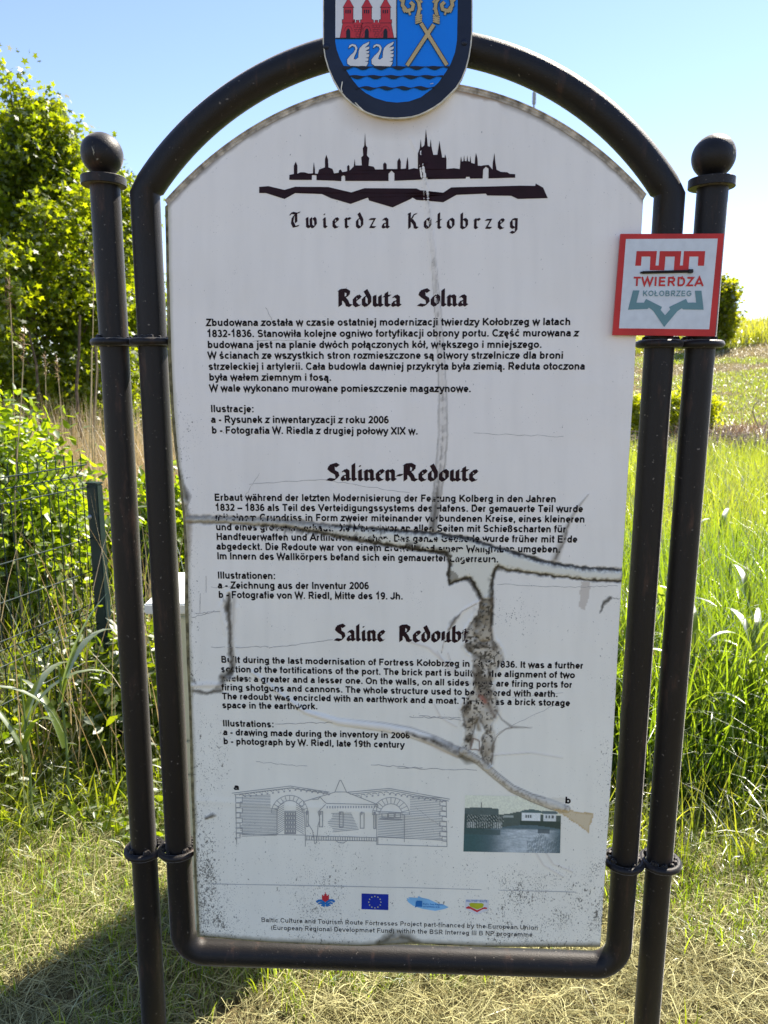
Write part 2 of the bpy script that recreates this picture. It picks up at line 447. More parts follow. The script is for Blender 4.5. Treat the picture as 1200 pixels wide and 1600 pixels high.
def glyphs():
    """Bold grotesque skeletons: advance, list of centre lines. x-height 0.52, cap 0.716."""
    h = 0.0675; xh = 0.52 - h; m = 0.26; C = 0.716 - h; cm = C / 2 + h / 2; D = -0.20 + h
    ry = (xh - h) / 2
    G = {}
    oval = lambda cx, rx: arc(cx, m, rx, ry, 0, 360)
    G['a'] = (.556, [arc(.27, xh - .115, .15, .115, 160, 0) + [(.42, .12), (.45, 0)], [(.42, .31), (.2, .275)] + arc(.18, .17, .09, .10, 100, 270) + [(.27, .075), (.38, .11), (.42, .2)]])
    G['b'] = (.611, [[(.13, 0), (.13, .716)], oval(.31, .17)])
    G['c'] = (.556, [arc(.30, m, .19, ry, 42, 318)])
    G['d'] = (.611, [[(.47, 0), (.47, .716)], oval(.29, .17)])
    G['e'] = (.556, [[(.12, .25), (.44, .25)] + arc(.28, m, .17, ry, 0, 318)])
    G['f'] = (.333, [[(.15, 0), (.15, .56)] + arc(.25, .56, .10, .10, 180, 80), [(.02, .46), (.31, .46)]])
    G['g'] = (.611, [oval(.28, .17), [(.46, .52), (.46, -.02)] + arc(.28, -.02, .18, .12, 0, -150)])
    G['h'] = (.611, [[(.13, 0), (.13, .716)], arc(.30, xh - .16, .17, .16, 180, 0) + [(.47, 0)]])
    G['i'] = (.278, [[(.14, 0), (.14, .52)], [(.14, .60), (.14, .716)]])
    G['j'] = (.278, [[(.15, .52), (.15, -.05), (.12, -.13), (.0, -.14)], [(.15, .60), (.15, .716)]])
    G['k'] = (.556, [[(.13, 0), (.13, .716)], [(.46, .50), (.15, .23)], [(.25, .31), (.49, .02)]])
    G['l'] = (.278, [[(.14, 0), (.14, .716)]])
    G['m'] = (.889, [[(.13, 0), (.13, .52)], arc(.275, xh - .15, .145, .15, 180, 0) + [(.42, 0)], arc(.585, xh - .15, .165, .15, 180, 0) + [(.75, 0)]])
    G['n'] = (.611, [[(.13, 0), (.13, .52)], arc(.30, xh - .16, .17, .16, 180, 0) + [(.47, 0)]])
    G['o'] = (.611, [oval(.305, .20)])
    G['p'] = (.611, [[(.13, -.20), (.13, .52)], oval(.31, .17)])
    G['r'] = (.389, [[(.13, 0), (.13, .52)], arc(.29, .30, .16, .15, 180, 85)])
    G['s'] = (.556, [arc(.27, .36, .15, .10, 30, 240) + [(.34, .24)] + arc(.27, .155, .16, .095, 55, -150)])
    G['t'] = (.333, [[(.16, .68), (.16, .14), (.19, .07), (.30, .065)], [(.02, .46), (.31, .46)]])
    G['u'] = (.611, [[(.13, .52)] + arc(.30, .225, .17, .16, 180, 360) + [(.47, .52)], [(.47, .25), (.47, 0)]])
    G['v'] = (.556, [[(.05, .52), (.28, .05), (.51, .52)]])
    G['w'] = (.778, [[(.05, .52), (.22, .05), (.39, .47), (.56, .05), (.73, .52)]])
    G['x'] = (.556, [[(.05, .52), (.50, 0)], [(.50, .52), (.05, 0)]])
    G['y'] = (.556, [[(.05, .52), (.28, .05)], [(.51, .52), (.27, -.08), (.20, -.14), (.08, -.14)]])
    G['z'] = (.500, [[(.04, .46), (.42, .46), (.07, .06), (.46, .06)]])
    G['A'] = (.722, [[(.04, 0), (.36, .69), (.68, 0)], [(.15, .22), (.57, .22)]])
    G['B'] = (.722, [[(.14, .05), (.14, .655), (.40, .655)] + arc(.42, .52, .13, .135, 90, -90) + [(.14, .385)], [(.40, .385)] + arc(.44, .22, .15, .16, 90, -90) + [(.10, .06)]])
    G['C'] = (.722, [arc(.38, .358, .28, .30, 42, 318)])
    G['D'] = (.722, [[(.14, .06), (.14, .655), (.36, .655)] + arc(.36, .358, .25, .297, 90, -90) + [(.10, .06)]])
    G['E'] = (.667, [[(.58, .655), (.14, .655), (.14, .06), (.60, .06)], [(.14, .37), (.55, .37)]])
    G['F'] = (.611, [[(.56, .655), (.14, .655), (.14, 0)], [(.14, .36), (.50, .36)]])
    G['G'] = (.778, [arc(.40, .358, .29, .30, 42, 330) + [(.66, .36), (.42, .36)]])
    G['H'] = (.722, [[(.14, 0), (.14, .716)], [(.58, 0), (.58, .716)], [(.14, .37), (.58, .37)]])
    G['I'] = (.278, [[(.14, 0), (.14, .716)]])
    G['J'] = (.556, [[(.42, .716), (.42, .22)] + arc(.24, .22, .18, .16, 0, -180)])
    G['K'] = (.722, [[(.14, 0), (.14, .716)], [(.62, .70), (.17, .28)], [(.29, .40), (.66, .02)]])
    G['L'] = (.611, [[(.14, .716), (.14, .06), (.56, .06)]])
    G['M'] = (.833, [[(.13, 0), (.13, .68), (.41, .08), (.70, .68), (.70, 0)]])
    G['N'] = (.722, [[(.13, 0), (.13, .68), (.58, .04), (.58, .716)]])
    G['O'] = (.778, [arc(.39, .358, .29, .30, 0, 360)])
    G['P'] = (.667, [[(.14, 0), (.14, .655), (.38, .655)] + arc(.38, .49, .17, .165, 90, -90) + [(.14, .325)]])
    G['R'] = (.722, [[(.14, 0), (.14, .655), (.42, .655)] + arc(.42, .50, .16, .155, 90, -90) + [(.14, .345)], [(.36, .34), (.62, .02)]])
    G['S'] = (.667, [arc(.33, .50, .20, .155, 25, 240) + [(.40, .34)] + arc(.33, .205, .22, .15, 55, -155)])
    G['T'] = (.611, [[(.02, .655), (.59, .655)], [(.305, .655), (.305, 0)]])
    G['U'] = (.722, [[(.14, .716)] + arc(.36, .28, .22, .22, 180, 360) + [(.58, .716)]])
    G['V'] = (.667, [[(.04, .716), (.335, .05), (.63, .716)]])
    G['W'] = (.944, [[(.03, .716), (.25, .05), (.47, .66), (.69, .05), (.91, .716)]])
    G['X'] = (.667, [[(.05, .716), (.61, 0)], [(.61, .716), (.05, 0)]])
    G['Z'] = (.611, [[(.06, .655), (.52, .655), (.09, .06), (.57, .06)]])
    G['0'] = (.556, [arc(.278, .358, .185, .30, 0, 360)])
    G['1'] = (.556, [[(.09, .52), (.20, .58), (.31, .70), (.31, 0)]])
    G['2'] = (.556, [arc(.27, .49, .17, .165, 160, -20) + [(.36, .33), (.12, .07), (.50, .07)]])
    G['3'] = (.556, [arc(.26, .51, .15, .145, 150, -90) , arc(.26, .215, .18, .155, 90, -155)])
    G['6'] = (.556, [arc(.28, .23, .175, .17, 0, 360), arc(.31, .33, .205, .325, 180, 60)])
    G['8'] = (.556, [arc(.278, .51, .15, .145, 0, 360), arc(.278, .215, .18, .155, 0, 360)])
    G['9'] = (.556, [arc(.275, .48, .175, .17, 0, 360), arc(.245, .385, .205, .325, 0, -120)])
    G['.'] = (.278, [[(.14, 0), (.14, .13)]])
    G[','] = (.278, [[(.15, .13), (.15, .02), (.10, -.10)]])
    G[':'] = (.333, [[(.16, 0), (.16, .13)], [(.16, .39), (.16, .52)]])
    G['-'] = (.333, [[(.04, .25), (.29, .25)]])
    G['–'] = (.556, [[(.0, .25), (.55, .25)]])
    G['('] = (.333, [arc(.40, .26, .24, .45, 130, 230)])
    G[')'] = (.333, [arc(-.07, .26, .24, .45, 50, -50)])
    G[' '] = (.278, [])
    ac = lambda x, y: [(x - .03, y), (x + .09, y + .12)]
    dots = lambda x, y: [[(x - .10, y), (x - .10, y + .11)], [(x + .10, y), (x + .10, y + .11)]]
    def ext(n, b, extra): G[n] = (G[b][0], G[b][1] + extra)
    ogo = lambda x: [[(x, .02), (x - .06, -.09), (x - .01, -.15), (x + .08, -.13)]]
    ext('ł', 'l', [[(.0, .28), (.28, .46)]]); ext('Ł', 'L', [[(.0, .25), (.34, .46)]])
    ext('ą', 'a', ogo(.44)); ext('ę', 'e', ogo(.36))
    ext('ś', 's', [ac(.26, .59)]); ext('ć', 'c', [ac(.29, .59)]); ext('ó', 'o', [ac(.29, .59)])
    ext('ä', 'a', dots(.27, .60)); ext('ö', 'o', dots(.305, .60)); ext('ü', 'u', dots(.30, .60))
    G['ß'] = (.611, [[(.13, 0), (.13, .52)] + arc(.28, .52, .15, .13, 180, -60) + [(.33, .40)] + arc(.30, .215, .17, .15, 70, -110)])
    return G
GL = glyphs()

def ribbon(pts, hw, closed=False):
    """2-D polyline -> quads of constant or given half width."""
    p = np.asarray(pts, float); n = len(p)
    if n > 2 and np.allclose(p[0], p[-1]): closed = True; p = p[:-1]; n -= 1
    nx = np.roll(p, -1, 0); pv = np.roll(p, 1, 0)
    d1 = p - pv; d2 = nx - p
    if not closed: d1[0] = d2[0]; d2[-1] = d1[-1]
    d1 /= np.linalg.norm(d1, axis=1)[:, None] + 1e-12; d2 /= np.linalg.norm(d2, axis=1)[:, None] + 1e-12
    t = d1 + d2; t /= np.linalg.norm(t, axis=1)[:, None] + 1e-12
    nn = np.stack([-t[:, 1], t[:, 0]], 1)
    c = np.clip((nn * np.stack([-d1[:, 1], d1[:, 0]], 1)).sum(1), 0.42, 1)
    w = (np.asarray(hw) if hasattr(hw, '__len__') else np.full(n, hw)) / c
    a = p + nn * w[:, None]; b = p - nn * w[:, None]
    v = np.vstack([a, b]); f = []
    for i in range(n if closed else n - 1):
        j = (i + 1) % n
        f.append((i, j, n + j, n + i))
    return v, f

def subdiv(st, m=.2):
    o = [st[0]]
    for a, b in zip(st[:-1], st[1:]):
        k = max(1, int(math.hypot(b[0] - a[0], b[1] - a[1]) / m))
        o += [(a[0] + (b[0] - a[0]) * i / k, a[1] + (b[1] - a[1]) * i / k) for i in range(1, k + 1)]
    return o
def text_shapes(s, hw=SWB / 2, gl=GL, track=0.0):
    """returns list of (V2d,F) pieces and total advance"""
    out = []; x = 0
    for ch in s:
        adv, strokes = gl[ch]
        for st in strokes:
            v, f = ribbon(subdiv(st), hw)
            out.append((v + np.array([x, 0]), f))
        x += adv + track
    return out, x - track

# blackletter heads: pen strokes of a broad nib
def nib_glyphs():
    G = {}
    foot = lambda x: [(x, .86), (x, .16), (x + .15, .06)]
    mini = lambda x: [(x - .13, .76), (x, .90), (x, .16), (x + .16, .06)]
    bowl = [(.40, .90), (.14, .72), (.14, .24), (.36, .05)]
    G['a'] = (.78, [[(.14, .74), (.34, .92), (.54, .76), (.54, .16), (.68, .07)], [(.52, .52), (.20, .40), (.15, .18), (.30, .06), (.5, .22)]])
    G['b'] = (.80, [[(.16, 1.42), (.16, .18), (.38, .04)], [(.18, .76), (.42, .92), (.62, .74), (.62, .26), (.38, .04)]])
    G['d'] = (.80, [[(.16, .74), (.16, .24), (.38, .05), (.60, .26), (.60, .74), (.30, 1.38)], [(.16, .74), (.40, .92)]])
    G['e'] = (.68, [[(.55, .12), (.36, .04), (.16, .24), (.16, .72), (.38, .92), (.56, .74), (.20, .44)]])
    G['g'] = (.80, [[(.60, .90), (.30, .92), (.14, .72), (.16, .26), (.36, .10), (.58, .26)], [(.60, .92), (.60, -.12), (.40, -.34), (.12, -.24)]])
    G['i'] = (.46, [mini(.20), [(.14, 1.20), (.26, 1.30)]])
    G['l'] = (.46, [[(.18, 1.42), (.18, .16), (.34, .06)]])
    G['ł'] = (.46, [[(.18, 1.42), (.18, .16), (.34, .06)], [(-.04, .62), (.42, .86)]])
    G['n'] = (.86, [mini(.18), [(.18, .72), (.42, .92), (.60, .76), (.60, .16), (.74, .06)]])
    G['o'] = (.78, [[(.40, .93), (.15, .72), (.15, .26), (.38, .05), (.61, .26), (.61, .74), (.40, .93)]])
    G['r'] = (.62, [mini(.18), [(.20, .70), (.40, .93), (.56, .82)]])
    G['t'] = (.54, [[(.20, 1.18), (.20, .18), (.42, .06)], [(.02, .88), (.46, .90)]])
    G['u'] = (.86, [[(.06, .80), (.18, .90), (.18, .20), (.36, .05), (.58, .24)], [(.58, .92), (.58, .16), (.74, .06)]])
    G['w'] = (1.14, [[(.06, .80), (.18, .92), (.18, .20), (.36, .05), (.54, .24)], [(.52, .92), (.52, .22), (.72, .05), (.94, .30), (.92, .74), (.78, .94)]])
    G['z'] = (.70, [[(.08, .84), (.54, .86), (.14, .12), (.56, .10)]])
    G['-'] = (.46, [[(.04, .48), (.40, .50)]])
    G[' '] = (.50, [])
    G['R'] = (1.10, [[(.18, 1.40), (.18, .06)], [(.10, 1.38), (.5, 1.42), (.80, 1.22), (.76, .92), (.44, .74)], [(.40, .76), (.66, .40), (.74, .14), (.98, .06)], [(.40, 1.36), (.36, .5)]])
    G['S'] = (1.02, [[(.86, 1.22), (.62, 1.42), (.30, 1.32), (.22, 1.06), (.46, .82), (.76, .62), (.82, .30), (.56, .06), (.10, .14)], [(.46, 1.36), (.5, .80)]])
    G['T'] = (1.00, [[(.02, 1.16), (.22, 1.38), (.56, 1.30), (.92, 1.42)], [(.66, 1.30), (.30, 1.0), (.22, .50), (.40, .10), (.80, .20)], [(.58, 1.3), (.58, 0.5)]])
    G['K'] = (1.06, [[(.22, 1.42), (.22, .05)], [(.84, 1.36), (.62, 1.30), (.36, .82)], [(.40, .82), (.68, .44), (.72, .14), (.94, .06)], [(.08, 1.3), (.2, 1.42)]])
    return G
NG = nib_glyphs()
def nib_shapes(s, nw=0.36, ang=38, thin=0.045, track=0.0):
    out = []; x = 0; nv = np.array([math.cos(R(ang)), math.sin(R(ang))]) * nw / 2
    for ch in s:
        adv, strokes = NG[ch]
        for st in strokes:
            p = np.asarray(subdiv(st, .35), float)
            for i in range(len(p) - 1):
                q = np.array([p[i] + nv, p[i] - nv, p[i + 1] - nv, p[i + 1] + nv]) + np.array([x, 0])
                out.append((q, [(0, 1, 2, 3)]))
            v, f = ribbon(st, thin); out.append((v + np.array([x, 0]), f))
        x += adv + track
    return out, x - track

# ------------------------------------------------------------------ the sign
sign = empty('information_sign', tuple(O0), SIGN_YAW)
tag(sign, 'large white arched information board, cracked, in a black tube frame with two ball-topped posts', 'information sign')
PR = 0.0290

def post(pts, name_children=True):
    (x0, y0), (x1, y1) = pts
    a = Vector(L(x0, y0)); b = Vector(L(x1, y1))
    d = (b - a)
    bot = a + d * ((a.z + 0.1) / (a.z - b.z))
    mb = MB(); n = 14
    mb.tube([bot + (a - bot) * i / n for i in range(n + 1)], PR, 32)
    return mb.build('post', M['pipe'], sign, smooth=True), a, bot

for pts, ball, coll, rc in (((164, 290), (241, 1600)), (159.5, 241.5), (162, 284), 0.0405), (((1113.5, 295), (1010, 1600)), (1115, 245), (1112, 287), 0.0405):
    po, a, bot = post(pts)
    bc = Vector(L(*ball)); cc = Vector(L(*coll))
    ax = (a - bot).normalized()
    mb = MB(); prof = []
    for i in range(25):
        t = math.pi * i / 24
        prof.append((max(1e-4, rc * math.sin(t)), -rc * math.cos(t)))
    mb.lathe(prof, bc.x, bc.y, bc.z, 40)
    mb.lathe([(0.020, -0.052), (0.018, -0.030)], bc.x, bc.y, bc.z, 24)
    mb.build('ball_finial', M['pipe'], po, smooth=True)
    if ball[0] < 600: ball_mark = [(-.05, .35), (.03, .1), (.0, -.12), (.16, -.45), (.08, -.5), (-.04, -.25), (-.08, .05)]
    else: ball_mark = [(.55, .5), (.62, .35), (.66, .1), (.72, -.02), (.62, -.12), (.55, -.05), (.58, .12), (.52, .32)]
    cv = []
    for a_, b_ in ball_mark: cv.append((bc.x + a_ * rc, bc.y - math.sqrt(max(0, 1.012 - a_ * a_ - b_ * b_)) * rc, bc.z + b_ * rc))
    mc = tuple(sum(q[i] for q in cv) / len(cv) for i in range(3)); dd = Vector(mc) - bc; mc = tuple(bc + dd.normalized() * rc * 1.008)
    mb = MB(); mb.add(cv + [mc], [(i, (i + 1) % len(cv), len(cv)) for i in range(len(cv))]); mb.build('pale_mark', M['ball_mark'], po)  # small pale patch set just proud of the ball
    mb = MB(); w = 0.0085
    mb.lathe([(PR - 0.002, -w), (0.0425, -w), (0.0435, -w + 0.001), (0.0435, w - 0.001), (0.0425, w), (0.010, w + 0.001)], cc.x, cc.y, cc.z, 40)
    mb.build('collar', M['pipe'], po, smooth=True)

# tube frame: left upright, arch, right upright, bottom bar (one continuous closed pipe)
pA = np.array(P(226.5, 303)); pB = np.array(P(619, 69)); pC = np.array(P(1046, 305))
def circ(a, b, c):
    A = np.array([b - a, c - a]) * 2; rhs = np.array([b @ b - a @ a, c @ c - a @ a])
    ctr = np.linalg.solve(A, rhs); return ctr, np.linalg.norm(a - ctr)
ctr, rad = circ(pA, pB, pC)
a0 = math.atan2(*(pA - ctr)[::-1]); a1 = math.atan2(*(pC - ctr)[::-1])
arch = [(ctr[0] + rad * math.cos(a0 + (a1 - a0) * i / 60), ctr[1] + rad * math.sin(a0 + (a1 - a0) * i / 60)) for i in range(61)]
def bend(p0, p1, p2, r, n=10):
    p0, p1, p2 = map(np.array, (p0, p1, p2)); d0 = (p0 - p1) / np.linalg.norm(p0 - p1); d1 = (p2 - p1) / np.linalg.norm(p2 - p1)
    ang = math.acos(np.clip(d0 @ d1, -1, 1)); t = r / math.tan(ang / 2)
    a = p1 + d0 * t; b = p1 + d1 * t; bis = (d0 + d1) / np.linalg.norm(d0 + d1); c = p1 + bis * r / math.sin(ang / 2)
    aa = math.atan2(*(a - c)[::-1]); bb = math.atan2(*(b - c)[::-1])
    while bb - aa > math.pi: bb -= 2 * math.pi
    while bb - aa < -math.pi: bb += 2 * math.pi
    return [(c[0] + r * math.cos(aa + (bb - aa) * i / n), c[1] + r * math.sin(aa + (bb - aa) * i / n)) for i in range(n + 1)]
blc = P(287.5, 1486); brc = P(965, 1508.5)
bl = bend(P(227, 320), blc, brc, 0.058); br = bend(blc, brc, P(1045.5, 320), 0.058)
def samp(a, b, n): return [tuple(np.array(a) + (np.array(b) - np.array(a)) * i / n) for i in range(1, n)]
path = arch + samp(arch[-1], br[-1], 12) + br[::-1] + samp(br[0], bl[-1], 12) + bl[::-1] + samp(bl[0], arch[0], 12)
mb = MB(); mb.tube([(u, 0, w) for u, w in path], PR + 0.0003, 32, closed=True)
mb.build('frame_tube', M['pipe'], sign, smooth=True)

# weld-on rings that tie post and frame together (figure of eight)
def ring(cx, w, name='tie_ring', tilt=0.0, r=0.0395, mr=0.0078):
    mb = MB(); pts = []
    for i in range(40):
        a = 2 * math.pi * i / 40
        pts.append((cx + r * math.cos(a), r * math.sin(a), w + tilt * math.sin(a)))
    mb.tube(pts, mr, 12, closed=True)
    # weld beads
    for k in range(16):
        a = random.uniform(0, 6.28); s = random.uniform(.0035, .0075)
        cxx, cyy = cx + (r - 0.007) * math.cos(a), (r - 0.007) * math.sin(a)
        mb.lathe([(0.0003, -s), (s * .9, -s * .4), (s, 0.002), (s * .6, s + .002), (0.0003, s + .003)], cxx, cyy, w + mr * 0.6, 8)
    return mb.build(name, M['pipe'], sign, smooth=True)
for (xa, xb, y) in ((178.3, 238.5, 535), (226, 278.5, 1326), (1093, 1030, 538), (1031.5, 974.5, 1345)):
    ring(P(xa, y)[0], P(xa, y)[1]); ring(P(xb, y)[0], P(xb, y)[1] + 0.0006)

# ---- panel: rim body and draped front sheet
PO = 0.032                                    # sheet plane in front of the post axis
# outline of the front sheet in picture measurements
left_pts = [(262.5, 322), (264, 420), (268, 560), (272, 640), (279, 720), (287, 770), (290, 800), (293, 860), (294, 940), (296.5, 1040), (299, 1100), (303, 1230), (308, 1380), (312, 1462)]
right_pts = [(1005, 313), (998, 430), (990, 600), (981, 740), (972, 890), (966, 1000), (958, 1160), (948, 1320), (938, 1478)]
top_pts = [(262.5, 322), (290, 292), (330, 256), (380, 219), (430, 189), (480, 165), (520, 152), (560, 143), (620, 138), (690, 138), (740, 146), (780, 157), (830, 178), (880, 205), (930, 240), (970, 275), (1005, 313)]
bot_pts = [(312, 1462), (420, 1471), (560, 1477), (640, 1473), (760, 1478), (938, 1478)]
LU = np.array([P(x, y, PO) for x, y in left_pts]); RU = np.array([P(x, y, PO) for x, y in right_pts])
TU = np.array([P(x, y, PO) for x, y in top_pts]); BU = np.array([P(x, y, PO) for x, y in bot_pts])
def fL(w): return np.interp(-w, -LU[:, 1], LU[:, 0])
def fR(w): return np.interp(-w, -RU[:, 1], RU[:, 0])
NU, NW = 400, 690
S, T = np.meshgrid(np.linspace(0, 1, NU), np.linspace(0, 1, NW))
us = LU[0, 0] + (RU[0, 0] - LU[0, 0]) * S
# smooth arch through the measured points
cof = np.polyfit(TU[:, 0], TU[:, 1], 4)
topw = np.polyval(cof, us)
ub = BU[0, 0] + (BU[-1, 0] - BU[0, 0]) * S
botw = np.interp(ub, BU[:, 0], BU[:, 1])
W = botw + (topw - botw) * T
uu = fL(np.minimum(W, LU[0, 1])) + (fR(np.minimum(W, RU[0, 1])) - fL(np.minimum(W, LU[0, 1]))) * S
X, Y = proj(uu, W, PO)

def seg_n(X, Y, pts):
    """distance to a polyline divided by its local half width; pts (x,y,w)"""
    best = np.full(X.shape, 1e9)
    for (x0, y0, w0), (x1, y1, w1) in zip(pts[:-1], pts[1:]):
        dx, dy = x1 - x0, y1 - y0; l2 = dx * dx + dy * dy + 1e-9
        t = np.clip(((X - x0) * dx + (Y - y0) * dy) / l2, 0, 1)
        d = np.hypot(X - x0 - t * dx, Y - y0 - t * dy) / (w0 + (w1 - w0) * t)
        best = np.minimum(best, d)
    return best
def inpoly(X, Y, poly):
    c = np.zeros(X.shape, bool); n = len(poly)
    for i in range(n):
        x0, y0 = poly[i]; x1, y1 = poly[i - 1]
        if y0 == y1: continue
        c ^= ((y0 > Y) != (y1 > Y)) & (X < (x1 - x0) * (Y - y0) / (y1 - y0) + x0)
    return c
def pdist(X, Y, poly):
    q = [(x, y, 1.0) for x, y in poly] + [(poly[0][0], poly[0][1], 1.0)]
    return seg_n(X, Y, q)

n1 = fbm(X, Y, 26, 1); n2 = fbm(X, Y, 7, 2, 3); n3 = fbm(X, Y, 90, 3); n4 = fbm(X, Y, 3.2, 4, 2)
jx = X + (n2 - .5) * 5; jy = Y + (fbm(X, Y, 7, 9, 3) - .5) * 5
col = np.ones(X.shape + (3,)) * np.array([0.83, 0.78, 0.715]) * (0.97 + 0.06 * n3[..., None])
col *= (1 - 0.07 * np.clip(fbm(X, Y / 9, 14, 81) - .35, 0, 1) - 0.05 * np.clip(fbm(X, Y, 150, 82) - .4, 0, 1))[..., None] ** 1.3
col *= 1 + smst((Y - 600) / 700)[..., None] * np.array([0.0, 0.035, -0.04])  # lower sheet tinted greener: ground bounce light put into the colour
H = (fbm(X, Y, 120, 21) - .5) * 0.0022 + (fbm(X, Y, 30, 22) - .5) * 0.0006
SPK = np.zeros(X.shape)
def lay(mask, c, amt=1.0):
    global col
    k = np.clip(mask * amt, 0, 1)[..., None]; col = col * (1 - k) + np.array(c) * np.array([1.12, 1.02, .92]) * k
def soft(d, p=1.0): return np.clip(1 - d, 0, 1) ** p

DK = (0.03, 0.028, 0.022); GREY = (0.20, 0.19, 0.165); OLV = (0.17, 0.15, 0.09); BRN = (0.20, 0.13, 0.07); PALE = (0.60, 0.64, 0.58)
# 1 vertical crease
jv = X + (n2 - .5) * 2
d = seg_n(jv, Y, [(657, 238, 1.5), (668, 300, 2.5), (676, 380, 4), (682, 460, 5.5), (688, 540, 6), (692, 620, 7.5), (692, 680, 8.5), (686, 750, 8), (676, 825, 7)])
H += 0.0022 * np.clip(1 - d * d, 0, 1)
lay(soft(d, .6), (0.48, 0.47, 0.44), 0.45 * smst((Y - 300) / 150)); lay(np.clip(1 - abs(d - .82) * 4, 0, 1), (0.13, .125, .11), (0.35 + .5 * n1) * smst((Y - 330) / 200)); lay(np.clip(1 - abs(d + .1) * 4, 0, 1) * (n2 > .5), (0.10, .10, .09), 0.7 * smst((Y - 400) / 100))
lay(soft(d, .6) * smst((Y - 730) / 70), DK, 0.85)
lay(soft(d) * np.clip((n2 - .52) * 6, 0, 1), DK, 0.4)
# crease's pale left lip
d = seg_n(X, Y, [(640, 215, 2), (654, 245, 3), (662, 300, 2.5), (672, 420, 2)]); lay(soft(d), (0.75, 0.75, 0.72), 0.5); H += 0.0012 * soft(d)
# 2 horizontal torn band
up = [(290, 807), (340, 808), (420, 811), (470, 815), (520, 821), (600, 828), (680, 833), (730, 840), (760, 850), (800, 862), (850, 877), (900, 886), (940, 889), (974, 889)]
lo = [(974, 908), (930, 907), (880, 902), (830, 896), (790, 889), (778, 885), (768, 905), (770, 940), (766, 975), (768, 1000), (752, 1002), (741, 992), (750, 962), (754, 938), (742, 915), (735, 903), (722, 906), (702, 913), (700, 898), (703, 880), (695, 864), (640, 858), (600, 851), (560, 846), (520, 838), (470, 827), (420, 822), (340, 817), (290, 816)]
band = up + lo
ins = inpoly(jx, jy, band); de = pdist(jx, jy, band)
lay(ins * 1.0, PALE, 0.75)
H += np.where(ins, 0.0012 + 0.0022 * np.clip(de / 6, 0, 1), 0)
H -= 0.0016 * np.clip(1.2 - de / 2.2, 0, 1)
left_t = smst((620 - X) / 200)
edge = np.clip(1.3 - de / (1.5 + 2.6 * n2), 0, 1)
lay(edge, DK, 0.97 - 0.3 * left_t)
lay(ins * np.clip(1 - de / 7, 0, 1) * np.clip((n4 - .38) * 6, 0, 1), (0.06, 0.055, 0.045), 0.95)
lay(ins * left_t, (0.36, 0.35, 0.30), 0.65)
lay(ins * smst((Y - 925) / 40), (0.27, 0.25, 0.20), 0.7)
# triangle pit left of the gap
d = inpoly(jx, jy, [(703, 888), (722, 905), (705, 914), (699, 903)]); lay(d * 1.0, (0.2, 0.2, 0.17), .8)
d = seg_n(jx, jy, [(704, 868, 2.2), (700, 897, 3.2), (703, 913, 2.2), (726, 903, 3.5), (736, 908, 5), (748, 930, 5), (752, 940, 3)]); lay(soft(d, .5), DK, .95)
d = seg_n(jx, jy, [(776, 886, 2.5), (768, 905, 4), (766, 935, 5.5), (768, 975, 3.5)]); lay(soft(d, .5), DK, .85)
d = seg_n(jx, jy, [(775, 888, 3), (792, 890, 5), (800, 890, 2)]); lay(soft(d, .7), (.1, .09, .06), .8)
for x, y, s in ((585, 852, 4), (546, 815, 3.5), (594, 826, 3), (445, 834, 3)):
    d = seg_n(jx, jy, [(x, y - 4, s * .8), (x + 1, y + 10, s * .6)]); lay(soft(d, .7), DK, .7)
# smears with drag marks under the band, left half
d = seg_n(jx, jy, [(400, 820, 5), (520, 836, 9), (640, 852, 10), (700, 864, 6)])
lay(soft(d) * np.clip((fbm(X * 2.2 + Y, Y * .4, 12, 31, 3) - .40) * 8, 0, 1), DK, .95)
d = seg_n(jx, jy, [(470, 826, 2), (560, 842, 3), (640, 856, 3), (704, 868, 3)]); lay(soft(d, .5), DK, .9)
d = seg_n(jx, jy, [(520, 821, 2), (640, 830, 2.4), (700, 835, 2.4), (790, 860, 2), (880, 884, 2)]); lay(soft(d, .6), DK, .8)
# 3 long burnt patch below the gap
patch = [(752, 938), (768, 936), (766, 972), (770, 1000), (782, 1016), (786, 1030), (776, 1046), (770, 1070), (776, 1095), (777, 1112), (768, 1130), (772, 1150), (768, 1192), (758, 1196), (752, 1170), (757, 1140), (750, 1118), (742, 1130), (735, 1165), (728, 1180), (724, 1172), (727, 1140), (722, 1110), (738, 1080), (744, 1062), (738, 1040), (742, 1028), (728, 1012), (730, 985), (745, 960)]
BAND_D = seg_n(X, Y, [(500, 832, 9), (600, 843, 11), (700, 850, 13), (740, 862, 14), (800, 878, 10), (900, 895, 9), (972, 898, 9)])
ins = inpoly(jx, jy, patch); de = pdist(jx, jy, patch); PATCH_IN = ins.copy()
k = ins * np.clip(de / 4, 0, 1) ** .5
lay(k, (0.42, 0.40, 0.33), 0.72); lay(k * np.clip((n1 - .42) * 4, 0, 1), (0.22, 0.19, 0.13), 0.62); lay(k * smst((1000 - Y) / 50), (.10, .095, .07), .5)
lay((1 - ins) * np.clip(1 - de / (3 + 9 * n1), 0, 1) * np.clip((n2 - .40) * 4, 0, 1), (.30, .24, .16), .55)
lay(ins * np.clip((fbm(X, Y, 16, 93, 3) - .52) * 7, 0, 1), (.07, .06, .045), .8)
lay(k * np.clip((n4 - .58) * 14, 0, 1), DK, 0.9); H += np.where(ins, (n2 - .35) * 0.0035, 0)
lay(np.clip(1 - de / (1.2 + 3.4 * n2), 0, 1), (0.05, 0.042, 0.03), 0.95 * np.clip(n1 * 2.2 - .4, 0, 1)); H += .002 * np.clip(1 - abs(de - 4) / 3, 0, 1) * ~ins
d = seg_n(jx, jy, [(735, 1018, 5), (752, 1028, 8), (765, 1032, 3)]); lay(soft(d), DK, .8)
d = seg_n(jx, jy, [(742, 1054, 6), (760, 1060, 9)]); lay(soft(d), (.12, .11, .09), .8)
